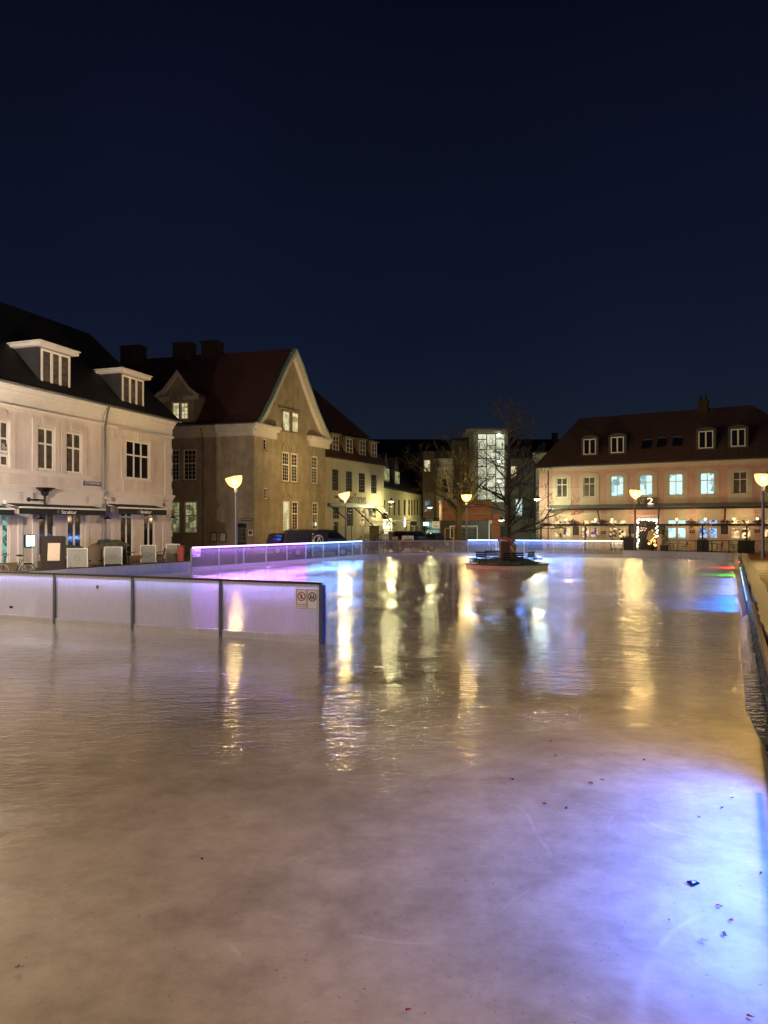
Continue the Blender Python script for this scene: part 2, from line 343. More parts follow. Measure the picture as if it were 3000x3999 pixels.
# ---------------------------------------------------------------- street lamps
def lamp_glass():
    m = bpy.data.materials.new('lamp_bowl_glass'); m.use_nodes = True; t = m.node_tree; t.nodes.clear(); N = t.nodes.new
    o = N('ShaderNodeOutputMaterial'); mx = N('ShaderNodeMixShader'); tr = N('ShaderNodeBsdfTransparent'); em = N('ShaderNodeEmission')
    em.inputs[0].default_value = (1,.58,.18,1); em.inputs[1].default_value = 3.4; mx.inputs[0].default_value = .55
    tr.inputs[0].default_value = (1,.96,.88,1)
    t.links.new(tr.outputs[0], mx.inputs[1]); t.links.new(em.outputs[0], mx.inputs[2]); t.links.new(mx.outputs[0], o.inputs[0]); return m
BOWL = lamp_glass(); BULB = glow('lamp_bulb', (1,.72,.36), 30)
POST = mat('lamp_post_paint', (.20,.19,.23), .4, metal=.5, var=.15)
def street_lamp(x, y, label, tilt=0.0, power=LAMP_W, col=(1,.67,.24)):
    r = thing('street_lamp', label, 'street lamp', (x,y,-.03), 0, 'bowl topped street lamps round the square')
    MB().tube((0,0,0),(0,0,1.0),.085,.085,14).tube((0,0,1.0),(0,0,4.02),.075,.066,14).build('pole', POST, r, smooth=True)
    MB().lathe([(.001,4.3),(.09,4.28),(.085,4.02),(.001,4.0)], n=14).build('collar', CREAM_T, r, smooth=True)
    R = Matrix.Rotation(tilt, 3, 'Y')
    prof = [(.05,0),(.14,.04),(.25,.12),(.345,.23),(.41,.36),(.45,.50),(.46,.62)]
    MB().lathe(prof, (0,0,4.27), 28, R).build('bowl', BOWL, r, smooth=True)
    MB().lathe([(.46,.62),(.475,.63),(.475,.65),(.455,.65)], (0,0,4.27), 28, R).build('rim', DARK_M, r, smooth=True)
    c = Vector((0,0,4.27))+R@Vector((0,0,.36))
    MB().lathe([(.001,-.16),(.06,-.14),(.095,-.05),(.1,.03),(.07,.12),(.001,.15)], c, 14).build('bulb', BULB, r, smooth=True)
    ld = bpy.data.lights.new('lamp_light', 'POINT'); ld.energy = power; ld.color = col; ld.shadow_soft_size = .17
    lo = bpy.data.objects.new('lamp_light', ld); COL.objects.link(lo); lo.parent = r; lo.location = c+Vector((0,0,0.0))
    # the light sits round the bulb; the bulb itself is smaller than the lamp's soft radius
    return r
def at(px, y): return ((px-CX)/FPX*y, y)
for px, y, lb, tl in [(922,39,'street lamp with tilted glowing bowl before the beige gabled house',-.22),(1350,57.2,'street lamp with glowing bowl in front of the white cafe lettering',-.22),
                      (1822,60.8,'street lamp with upright glowing bowl beside the left bare tree',0),(2480,53.5,'street lamp with glowing bowl in front of the pink cafe doorway',.12),
                      (2980,37.3,'street lamp at the far right beside the wooden walkway',.1)]:
    x, yy = at(px, y); street_lamp(x, yy, lb, tl, 1500 if px > 2900 else LAMP_W)
for x, y, lb in [(12.9,20.5,'street lamp outside the right edge of the view beside the walkway'),(5.25,6.2,'street lamp nearest the viewer outside the right edge of the view'),(-15.6,24.5,'unseen street lamp added to brighten the pale corner house'),(-21,12,'second unseen street lamp added far left for the pale house'),(-7,-4,'street lamp behind the viewer on the left')]:
    street_lamp(x, y, lb, 0, 17000 if x < -15 else (1700 if y > 10 else (3500 if x > 0 else 10500)), (1,.84,.68) if x < -15 else (1,.65,.27))  # lamps out of view; the two on the left added to brighten the pale house

# ---------------------------------------------------------------- rink barriers
def panel_mat(nm, f0, f1):
    m = bpy.data.materials.new(nm); m.use_nodes = True; t = m.node_tree; t.nodes.clear(); N = t.nodes.new; L = t.links.new
    o = N('ShaderNodeOutputMaterial'); mx = N('ShaderNodeMixShader'); tr = N('ShaderNodeBsdfTransparent'); pb = N('ShaderNodeBsdfPrincipled'); tl = N('ShaderNodeBsdfTranslucent'); m2 = N('ShaderNodeMixShader')
    tc = N('ShaderNodeTexCoord'); mp = N('ShaderNodeMapping'); mp.inputs['Scale'].default_value = (9,9,1.2); L(tc.outputs['Object'], mp.inputs[0])
    n = N('ShaderNodeTexNoise'); n.inputs['Scale'].default_value = 2.5; n.inputs['Detail'].default_value = 6; n.inputs['Roughness'].default_value = .75; L(mp.outputs[0], n.inputs['Vector'])
    r = N('ShaderNodeMapRange'); r.inputs['From Min'].default_value = .3; r.inputs['From Max'].default_value = .7; r.inputs['To Min'].default_value = f0; r.inputs['To Max'].default_value = f1; L(n.outputs['Fac'], r.inputs['Value'])
    tr.inputs[0].default_value = (.88,.88,.9,1); pb.inputs['Base Color'].default_value = (.86,.85,.86,1); pb.inputs['Roughness'].default_value = .18; tl.inputs[0].default_value = (.85,.83,.92,1)
    n2 = N('ShaderNodeTexNoise'); n2.inputs['Scale'].default_value = 60; L(tc.outputs['Object'], n2.inputs['Vector']); bp = N('ShaderNodeBump'); bp.inputs['Strength'].default_value = .2; bp.inputs['Distance'].default_value = .01; L(n2.outputs['Fac'], bp.inputs['Height']); L(bp.outputs[0], pb.inputs['Normal'])
    m2.inputs[0].default_value = .45; L(pb.outputs[0], m2.inputs[1]); L(tl.outputs[0], m2.inputs[2])
    L(r.outputs[0], mx.inputs[0]); L(tr.outputs[0], mx.inputs[1]); L(m2.outputs[0], mx.inputs[2]); L(mx.outputs[0], o.inputs[0]); return m
PLEXI = panel_mat('wet_plexiglass', .44, .54); PLEXI_F = panel_mat('clear_plexiglass', .08, .22)
KICK = mat('white_kick_board', (.55,.54,.55), .45, var=.1, scale=3)
HGT = 1.1
def seg_frame(a, b):
    a = Vector((a[0],a[1])); b = Vector((b[0],b[1])); d = (b-a); L_ = d.length; d.normalize()
    return Matrix(((d.x,-d.y,0,a.x),(d.y,d.x,0,a.y),(0,0,1,0),(0,0,0,1))), L_
def polyline_points(pts, step):
    out = [Vector(pts[0])]; rest = step
    for a, b in zip(pts, pts[1:]):
        a = Vector(a); b = Vector(b); L_ = (b-a).length; d = (b-a)/L_; pos = rest
        while pos <= L_+1e-6: out.append(a+d*pos); pos += step
        rest = pos-L_
    if (out[-1]-Vector(pts[-1])).length > .4: out.append(Vector(pts[-1]))
    else: out[-1] = Vector(pts[-1])
    return out
def barrier(label, pts, step, leds=(), cap=DARK_M, capw=.05, post=ALU, group='clear rink barriers', side=1, pm=None, zl=.022, wpm=(), lt=32):
    o3 = Vector((pts[0][0], pts[0][1], 0)); r = thing('rink_barrier', label, 'rink barrier', o3, 0, group); back = Matrix.Translation(-o3)
    P = polyline_points(pts, step); cp = MB(); kb = MB()
    for i, (a, b) in enumerate(zip(P, P[1:])):
        F_, L_ = seg_frame(a, b); F_ = back@F_
        def q(mb): mb.v = [F_@v for v in mb.v]; return mb
        q(MB().box(.03,L_-.03,-.006,.006,.14,HGT-.08)).build('panel', pm or PLEXI_F, r)
        q(MB().box(-.035,.035,-.03,.03,0,HGT-.035)).build('post', post, r)
        k = MB().box(0,L_,-.022,.022,.0,.13); kb.v += []
        n = len(kb.v); kb.add([F_@v for v in k.v], k.f)
        k = MB().box(0,L_,-.02,.02,HGT-.085,HGT-.035); kb.add([F_@v for v in k.v], k.f)
        k = MB().box(-.01,L_+.01,-capw,capw,HGT-.032,HGT); cp.add([F_@v for v in k.v], k.f)
        for (i0, i1, m) in leds:
            if i0 <= i < i1:
                q(MB().box(.0,L_,side*(capw+.002),side*(capw+.028),HGT-.045,HGT+zl)).build('led_strip', m, r)
        for (i0, i1, col, wm) in wpm:
            if i0 <= i < i1:
                ld = bpy.data.lights.new('strip_light', 'AREA'); ld.shape = 'RECTANGLE'; ld.size = L_; ld.size_y = .035; ld.energy = wm*L_; ld.color = col
                lo = bpy.data.objects.new('strip_light', ld); COL.objects.link(lo); lo.parent = r; mm = F_@Matrix.Translation((L_/2, side*(capw+.05), HGT-.05))@Matrix.Rotation(math.radians(lt)*side, 4, 'X'); lo.matrix_local = mm
    F_, L_ = seg_frame(P[-2], P[-1]); e = MB().box(L_-.035,L_+.035,-.03,.03,0,HGT-.035); e.v = [back@F_@v for v in e.v]; e.build('post', post, r)
    kb.build('kick_plate', KICK, r); cp.build('top_rail', cap, r); return r, P, back
def barrier_sign(r, M, x0, x1, z0, z1, y, big=True):
    F_ = Face((0,0),(1,0)); F_.root = r; F_.M = M
    pl = F_.put(MB().box(x0,x1,y-.006,y,z0,z1), 'sign_plate', WHITE_B, r); w_ = (x1-x0); h = z1-z0; m = (x0+x1)/2
    for k, c in ((0, RED), (1, BLACK)):
        cx = x0+w_*(.27+.46*k); R_ = w_*.155
        F_.put(MB().ring((cx,y-.008,z0+h*.62),R_,R_*.12,'y',28,5), 'warning_ring', c, pl)
        f = MB(); cz = z0+h*.62; s_ = R_
        for dx in ((0,) if k == 0 else (-.35,.32)):
            f.disc((cx+dx*s_, cz+.42*s_), .15*s_, 10, y-.010, .004)
            f.prism([(cx+(dx-.2)*s_,cz+.22*s_),(cx+(dx+.22)*s_,cz+.25*s_),(cx+(dx+.15)*s_,cz-.2*s_),(cx+(dx+.35)*s_,cz-.6*s_),(cx+(dx+.15)*s_,cz-.62*s_),(cx+dx*s_,cz-.3*s_),(cx+(dx-.3)*s_,cz-.62*s_),(cx+(dx-.42)*s_,cz-.52*s_),(cx+(dx-.2)*s_,cz-.15*s_)], y-.010, y-.006)
        F_.put(f, 'skater_symbol', INK, pl)
        if k == 0: F_.put(MB().prism([(cx-.75*s_,cz+.62*s_),(cx-.62*s_,cz+.75*s_),(cx+.75*s_,cz-.62*s_),(cx+.62*s_,cz-.75*s_)], y-.015, y-.011), 'cross_bar', RED, pl)
        fr = MB(); a, b, c0, d = cx-w_*.215, cx+w_*.215, z0+h*.05, z1-h*.05; q = .006
        fr.box(a,b,y-.009,y-.006,c0,c0+q).box(a,b,y-.009,y-.006,d-q,d).box(a,a+q,y-.009,y-.006,c0+q,d-q).box(b-q,b,y-.009,y-.006,c0+q,d-q); F_.put(fr, 'sign_border', INK, pl)
    text(F_, 'HOCKEYSPIL', x0+w_*.09, x0+w_*.45, z0+h*.24, y-.008, INK, pl, h=h*.055, t=.004)
    text(F_, 'IKKE TILLADT !!', x0+w_*.13, x0+w_*.44, z0+h*.15, y-.008, INK, pl, h=h*.04, t=.004)
    return pl
# near divider, runs from the gap off to the left
near0 = Vector((-1.12,12.6)); ndir = Vector((-7.58,3.3)).normalized()
nb, P, back = barrier('long clear barrier dividing the ice in the foreground with two round signs at its end', [near0, near0+ndir*17.4], 2.175, cap=BLACK, post=GREY_M, leds=[(0,99,LED_B)], side=-1, pm=PLEXI, zl=-.008, lt=10, wpm=[(0,2,(.35,.42,1),4),(2,99,(.5,.5,1),5)])
BLUEP = mat('blue_lit_post', (.03,.08,.5), .4, metal=.2)  # blue LED light on the end post, put into its base colour
ang = math.atan2(-ndir.y, -ndir.x)
Fm, _ = seg_frame(near0+ndir*4, near0); Fm = back@Fm
e = MB().box(4.036,4.060,-.045,.045,0,HGT-.033); e.v = [Fm@v for v in e.v]; e.build('end_post', BLUEP, nb)
e = MB()
for k in range(0, 150):
    x = 3.95-k*.13
    for z in (.07, HGT-.058): e.box(x-.006,x+.006,-.027,-.022,z-.006,z+.006)
e.v = [Fm@v for v in e.v]; e.build('rivets', DARK_M, nb)
barrier_sign(nb, Fm, 3.47, 3.955, .60, .985, -.012)
e = MB().disc((4-5.3,.84),.04,16,-.02,.008); e.v = [Fm@v for v in e.v]; e.build('sticker', STONE, nb)
e = MB().box(4-7.9,4-7.8,-.02,-.012,.28,.33); e.v = [Fm@v for v in e.v]; e.build('sticker', WOOD_D, nb)
# far left / back run
leftrun = [RIM[0],RIM[1],RIM[2]]
lb, P, back = barrier('clear barrier with violet and blue light along its top on the left edge', leftrun, 2.0, leds=[(0,5,LED_P),(5,99,LED_B)], side=-1, wpm=[(0,5,(.44,.18,1),28),(5,99,(.14,.34,1),24)])
Fm, _ = seg_frame(RIM[0], RIM[1]); Fm = back@Fm; barrier_sign(lb, Fm, .06, .62, .62, 1.02, -.012)
fb1, P, back = barrier('unlit clear barrier curving round the far end of the ice', [RIM[2],RIM[3],RIM[4],(6.35,53.22)], 2.1)
backrun = [(6.35,53.22),RIM[5],RIM[6],RIM[7]]
fb2, P, back = barrier('clear barrier at the far end with bright blue light behind the tree', backrun, 2.1, leds=[(0,4,LED_BW),(4,99,LED_W)], side=-1, wpm=[(0,4,(.12,.3,1),36),(4,99,(1,.75,.4),8)])
Fm, L_ = seg_frame(RIM[6], RIM[7]); Fm = back@Fm; barrier_sign(fb2, Fm, L_-.75, L_-.06, .60, 1.02, -.012)
def low_wall(name, label, pts):
    o3 = Vector((pts[0][0],pts[0][1],0)); r = thing(name, label, 'low wall', o3, 0, 'low boards round the ice'); b_ = MB(); c_ = MB(); s_ = MB()
    for a, b in zip(pts, pts[1:]):
        F_, L_ = seg_frame(a, b); F_ = Matrix.Translation(-o3)@F_
        k = MB().box(0,L_,-.03,.03,0,.43); b_.add([F_@v for v in k.v], k.f)
        k = MB().box(-.01,L_+.01,-.045,.045,.432,.46); c_.add([F_@v for v in k.v], k.f)
        n = int(L_/2)
        for i in range(n+1):
            k = MB().box(i*2+.1,i*2+.16,-.035,-.03,.36,.38); s_ = MB(); s_.add([F_@v for v in k.v], k.f); s_.build('bolt', GREY_M, r)
    b_.build('board', KICK, r); c_.build('top_rail', DARK_M, r); return r
low_wall('rink_board', 'low pale board with dark top at the left edge of the ice', [(-17.4,18.2), (-13.3,26.1), (-9.35,33.9)])
low_wall('rink_board', 'low white board closing the far right corner of the ice', [RIM[7],RIM[8],RIM[9]])

# ---------------------------------------------------------------- walkway on the right
WALK = mat('walkway_boards', (.16,.070,.016), .42, var=.4, scale=3, spec=.35)
def deck_bump(m):
    t = m.node_tree; b = t.nodes['Principled BSDF']; N = t.nodes.new; tc = N('ShaderNodeTexCoord'); wv = N('ShaderNodeTexWave'); wv.bands_direction = 'X'; wv.wave_profile = 'SAW'; wv.inputs['Scale'].default_value = 2.2
    t.links.new(tc.outputs['Object'], wv.inputs[0]); bp = N('ShaderNodeBump'); bp.inputs['Strength'].default_value = 1; bp.inputs['Distance'].default_value = .02; t.links.new(wv.outputs['Fac'], bp.inputs['Height']); t.links.new(bp.outputs[0], b.inputs['Normal'])
deck_bump(WALK)
da, db = Vector((deck_x(-12),-12)), Vector((deck_x(43.6),43.6)); DF, DL = seg_frame(da, db)
dk = thing('walkway', 'raised wooden walkway with a gravelly edge strip along the right of the ice', 'walkway', (da.x,da.y,0), math.atan2((db-da).y,(db-da).x))
# local: X along, Y positive to the left (towards ice), so the deck lies at negative Y
GRAV = mat('gritty_mat', (.13,.085,.035), .4, var=.95, scale=22, bump=1.0, bscale=22, spec=.3)
st = MB()
x = 0
while x < DL-.02:
    dz_ = .004*math.sin(x*37); st.box(x, min(x+.132,DL), -1.55, -.37, .40, .452+dz_); x += .145
st.build('decking', WALK, dk)
gm = MB()
n = 180
for i in range(n):
    a, b = DL*i/n, DL*(i+1)/n
    wa, wb = .015*math.sin(i*1.7)+.02*math.sin(i*.41), .015*math.sin((i+1)*1.7)+.02*math.sin((i+1)*.41)
    gm.quad((a,-.37+wa,.468),(b,-.37+wb,.468),(b,-.02+wb,.468),(a,-.02+wa,.468)); gm.quad((a,-.02+wa,.468),(b,-.02+wb,.468),(b,-.02+wb,.34),(a,-.02+wa,.34)); gm.quad((a,-.37+wa,.40),(b,-.37+wb,.40),(b,-.37+wb,.468),(a,-.37+wa,.468))
gm.build('edge_mat', GRAV, dk)
MB().box(0,DL,-1.5,-.05,-.03,.355).build('frame', WOOD_D, dk)
MB().box(9,31,.0,.055,.30,.415).build('edge_beam', mat('weathered_beam', (.20,.15,.10), .7, var=.25, scale=5, bump=.4), dk)
# crumpled black liner between walkway and ice
random.seed(4)
LIN = mat('black_plastic_liner', (.0025,.0025,.004), .26, var=.3, spec=.16)
ln = MB(); NX, NZ = 1300, 9; rows = []
from mathutils import noise as mn
for i in range(NX+1):
    yv = -10+i*(44.5+10)/NX; fl_ = 0; a = Vector((deck_x(yv)-.09-.24*fl_, yv, .004)); b = Vector((deck_x(yv)-.03, yv, .36)); row = []
    for j in range(NZ+1):
        t_ = j/NZ; p = a.lerp(b, t_); k = math.sin(math.pi*t_)
        d = mn.noise(Vector((yv*7+t_*2.5, t_*1.6, 1.3)))*.025+mn.noise(Vector((yv*17+t_*3, t_*2.5, 7.7)))*.018+mn.noise(Vector((yv*34, t_*3, 2.7)))*.009
        row.append(p+Vector((-.9,.2,.55))*d*(k+.55*fl_)*(1+1.1*fl_)+Vector((-.03+.10*fl_,0,-.05-.12*fl_))*k)
    for q_ in row: q_.z = max(q_.z, .003)
    rows.append(row)
vs = [p for r in rows for p in r]; fs = [[i*(NZ+1)+j, (i+1)*(NZ+1)+j, (i+1)*(NZ+1)+j+1, i*(NZ+1)+j+1] for i in range(NX) for j in range(NZ)]
ln.add(vs, fs); ln.slab([(deck_x(44.5)-.02,44.5,0),(deck_x(44.5)+.1,44.5,0),(deck_x(44.5)+.1,44.5,.3)], (0,.01,0))
o = ln.build('pond_liner', LIN, smooth=True); tag(o, 'crumpled black plastic sheet hanging between the walkway and the ice', 'plastic sheet')
GW = mat('painted_deck_shadow', (.002,.002,.004), .12, var=.2, spec=.35)  # shadow of the deck on the wet ice, painted as a near-black strip
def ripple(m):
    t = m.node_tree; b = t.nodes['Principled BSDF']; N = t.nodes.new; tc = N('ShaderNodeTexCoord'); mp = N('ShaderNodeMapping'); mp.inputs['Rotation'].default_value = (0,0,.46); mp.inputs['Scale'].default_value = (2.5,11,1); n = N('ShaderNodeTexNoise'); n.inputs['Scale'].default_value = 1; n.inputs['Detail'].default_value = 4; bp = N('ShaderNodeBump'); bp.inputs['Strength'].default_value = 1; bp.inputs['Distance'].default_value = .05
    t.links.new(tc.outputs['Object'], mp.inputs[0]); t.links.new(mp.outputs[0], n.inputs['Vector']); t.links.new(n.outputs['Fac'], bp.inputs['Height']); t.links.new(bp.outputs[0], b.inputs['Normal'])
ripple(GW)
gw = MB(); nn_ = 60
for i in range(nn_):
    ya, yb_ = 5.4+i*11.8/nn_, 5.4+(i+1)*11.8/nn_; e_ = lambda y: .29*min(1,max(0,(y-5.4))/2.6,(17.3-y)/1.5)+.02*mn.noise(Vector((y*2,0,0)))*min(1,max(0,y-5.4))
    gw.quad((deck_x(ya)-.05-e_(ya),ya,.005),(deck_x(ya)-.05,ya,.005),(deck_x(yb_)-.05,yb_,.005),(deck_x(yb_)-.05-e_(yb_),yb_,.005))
o = gw.build('deck_shadow_strip', GW); tag(o, 'dark strip painted as the walkway shadow on the rippling wet ice', None, kind='structure')
# LED strips under the walkway lip
def lip_led(y0, y1, c, watt, label, s=12, z=.30, spread=100, ext=True, off=.10, tilt=27):
    x0, x1 = deck_x(y0)-off, deck_x(y1)-off; a = Vector((x0,y0)); b = Vector((x1,y1)); F_, L_ = seg_frame(a, b)
    r = thing('led_light_strip', label, 'light strip', (a.x,a.y,z), math.atan2((b-a).y,(b-a).x), 'coloured light strips under the walkway edge')
    MB().box(0,L_,.0,.03,-.02,.02).build('housing', GREY_M, r); MB().box(.01,L_-.01,.031,.036,-.014,.014).build('diffuser', glow('strip_'+label.split()[0], c, s), r)
    ld = bpy.data.lights.new('strip_light', 'AREA'); ld.shape = 'RECTANGLE'; ld.size = L_; ld.size_y = .06; ld.energy = watt; ld.color = c; ld.spread = math.radians(spread)
    lo = bpy.data.objects.new('strip_light', ld); COL.objects.link(lo); lo.parent = r; lo.location = (L_/2,.045,0); lo.rotation_euler = (math.radians(90-tilt), 0, 0)
    return r
lip_led(35.0,36.6,(1,.02,.03),150,'red light strip near the far end of the walkway', spread=85)
lip_led(29.6,31.0,(.02,1,.15),70,'green light strip between red and blue ones on the walkway', spread=80)
lip_led(21.5,28.6,(.18,.30,1),330,'pale blue light strip along the middle of the walkway', spread=80)
lip_led(17.2,21.2,(.0,.15,1),290,'deep blue light strip nearer the viewer under the walkway edge', spread=80)
lip_led(2.9,5.6,(.04,.15,1),160,'bright blue light strip at the near end of the walkway', spread=160, z=.40, tilt=6)

# ---------------------------------------------------------------- left pale house with the awnings
LP1, LP2 = Vector((-15.2+.345*-17,43-17)), Vector((-15.2+.345*3.45,46.45))
F = Face(LP1, LP2).rooted('corner_house', 'pale plastered two storey corner house with black roof and dark awnings', 'house')
def stx(px, y=0): return F.st(px, HY, y)[0]
EZ = 9.05; XR = F.len
up = [F.rect(*r) for r in [(-32,1641,36,1821),(146,1671,213,1836),(257,1690,319,1848),(492,1724,584,1872)]]
lo = [F.rect(*r) for r in [(-25,1990,40,2200),(148,2000,217,2196),(260,2000,323,2190),(468,2003,521,2186),(559,2004,605,2180)]]
for q in range(len(lo)): lo[q] = (lo[q][0], lo[q][1], .55 if q in (1,2) else .15, 3.65)
more_up = []; more_lo = []
x = up[0][0]-2.4
while x > .8: more_up.append((x-1.25,x,up[0][2],up[0][3])); more_lo.append((x-1.25,x,.5,3.65)); x -= 2.6
wall(F, 0, XR, -.03, EZ, up+lo+more_up+more_lo, WHITE_P, 10)
for i, r in enumerate(up):
    window(F, r, 3 if i == 3 else 2, (.63,), WHITE_F, PANE_C if i != 3 else PANE, sill=CREAM_T if i == 3 else None, y=.03, fw=.10, mw=.09)
for r in more_up: window(F, r, 2, (.63,))
for i, r in enumerate(lo+more_lo): window(F, r, 2, (.74,), WHITE_F, LIT_T if i == 0 else PANE, sill=None, y=.03, fw=.12, mw=.1, label='ground floor window with light inside' if i == 0 else None)
# mouldings
for i, r in enumerate(up[:3]):
    mo = MB(); c = .34; mo.box(r[0]-c,r[0]-.02,-.05,0,r[2]-.1,r[3]+.1).box(r[1]+.02,r[1]+c,-.05,0,r[2]-.1,r[3]+.1).box(r[0]-c,r[1]+c,-.055,0,r[3]+.1,r[3]+.38).box((r[0]+r[1])/2-.28,(r[0]+r[1])/2+.28,-.08,0,r[3]+.14,r[3]+.52); F.put(mo, 'moulding', WHITE_P)
mo = MB(); r = up[3]; mo.box(r[0]-.42,r[0]-.02,-.05,0,r[2],r[3]+.1).box(r[1]+.02,r[1]+.42,-.05,0,r[2],r[3]+.1).box(r[0]-.75,r[1]+.75,-.07,0,r[3]+.12,r[3]+.55).box(r[0]-.9,r[1]+.9,-.14,0,r[3]+.55,r[3]+.66).box((r[0]+r[1])/2-.16,(r[0]+r[1])/2+.16,-.13,0,r[3]-.02,r[3]+.54)
F.put(mo, 'moulding', WHITE_P); mo = MB(); mo.box(r[0]-.3,r[1]+.3,-.05,0,r[2]-1.0,r[2]-.1).box(r[0]-.1,r[1]+.1,-.07,0,r[2]-.85,r[2]-.25)
F.put(mo, 'apron_panel', WHITE_P)
zc = F.st(300, 1910)[1]                          # string course between storeys
cor = MB(); xp = stx(402)
for x0, x1, dz in ((0,xp-.08,0),(xp+.12,XR+.02,-.0)):
    cor = MB(); cor.box(x0,x1+0,-.28,0,zc-.10,zc).box(x0,x1,-.2,0,zc-.22,zc-.102).box(x0,x1,-.12,0,zc-.34,zc-.222).box(x0,x1,-.06,0,zc-.95,zc-.342)
    F.put(cor, 'storey_band', CREAM_T); cor = MB(); cor.box(x0,x1,-.42,0,EZ-.16,EZ+.0).box(x0,x1,-.3,0,EZ-.34,EZ-.162).box(x0,x1,-.16,0,EZ-.5,EZ-.342).box(x0,x1,-.05,0,EZ-1.02,EZ-.502).box(x0,x1,-.14,0,EZ-1.16,EZ-1.022).box(x0,x1,-.22,0,EZ-1.07,EZ-1.024)
    F.put(cor, 'cornice', CREAM_T)
cor = MB(); cor.box(0,stx(350),-.22,0,up[1][2]-.2,up[1][2]-.1).box(0,stx(350),-.14,0,up[1][2]-.32,up[1][2]-.202)
F.put(cor, 'sill_course', CREAM_T)
for xa in (xp+.25, XR-.75):
    z = .1; qn = MB()
    while z < EZ-1.6:
        if zc-1.0 < z+.2 < zc+.1:
            if qn.v: F.put(qn, 'quoins', CREAM_T); qn = MB()
        else: qn.box(xa,xa+(.78 if int(z/.45)%2 else .62),-.045,0,z,z+.42)
        z += .45
    F.put(qn, 'quoins', CREAM_T)
for px in (78,134,338,440,640): a = stx(px); F.put(MB().box(a-.14,a+.14,-.06,0,0,3.8), 'pilaster', CREAM_T)
F.put(MB().box(-.2,XR+.1,-.02,0,-.03,.35), 'plinth', STONE)
# roof
ry, rz_ = 5.0, EZ+5.6; a0 = (-.3,-.35,EZ+.02); hipx = XR-1.95
rf = MB(); rf.slab([(-.3,-.38,EZ-.02),(XR+.38,-.38,EZ-.02),(hipx,ry,rz_),(-.3,ry,rz_)],(0,0,.14)); rf.slab([(XR+.38,-.38,EZ-.02),(XR+.38,10.4,EZ-.02),(hipx,ry,rz_)],(0,0,.14)); rf.slab([(XR+.38,10.4,EZ-.02),(-.3,10.4,EZ-.02),(-.3,ry,rz_),(hipx,ry,rz_)],(0,0,.14))
roof = F.put(rf, 'roof', SLATE)
gt = MB().tube((-.3,-.45,EZ-.02),(XR+.4,-.45,EZ-.02),.075,n=8); gt.tube((xp+.02,-.42,EZ-.05),(xp,-.3,EZ-.55),.06).tube((xp,-.3,EZ-.55),(xp-.02,-.18,EZ-1.3),.06).tube((xp-.02,-.18,EZ-1.3),(xp-.02,-.18,zc+.02),.06).tube((xp-.02,-.34,zc),(xp-.02,-.34,zc-.4),.06).tube((xp-.02,-.2,zc-.45),(xp-.02,-.2,0),.06)
F.put(gt, 'gutter', GREY_M)
def slope(y): return EZ+.12+(rz_-EZ)*(y+.38)/(ry+.38)
for (l, t, r_, b) in [(158,1376,271,1524),(475,1474,559,1595)]:
    y0 = .35
    for _ in range(6):
        x0, x1, z0, z1 = F.rect(l, t, r_, b, y0)
        y0 += (z0-.05-slope(y0))/((rz_-EZ)/(ry+.38))*.7
    y0 = max(.1, y0); x0, x1, z0, z1 = F.rect(l, t, r_, b, y0)
    yb = y0+(z1+.1-slope(y0))*(ry+.38)/(rz_-EZ)
    d = F.put(MB().prism([(x0-.12,z0-.35),(x1+.12,z0-.35),(x1+.12,z1+.05),(x0-.12,z1+.05)], y0+.01, yb), 'dormer', ZINC)
    m2 = F.M.copy(); F.M = m2@Matrix.Translation((0,y0-.12,0)); window(F, (x0,x1,z0,z1), 3, (), WHITE_F, PANE_C, parent=d, y=.05, fw=.11, mw=.15); F.M = m2
    F.put(MB().box(x0-.34,x1+.34,y0-.34,yb+.35,z1+.08,z1+.25).box(x0-.42,x1+.42,y0-.40,yb+.4,z1+.275,z1+.32), 'dormer_roof', CREAM_T, d)
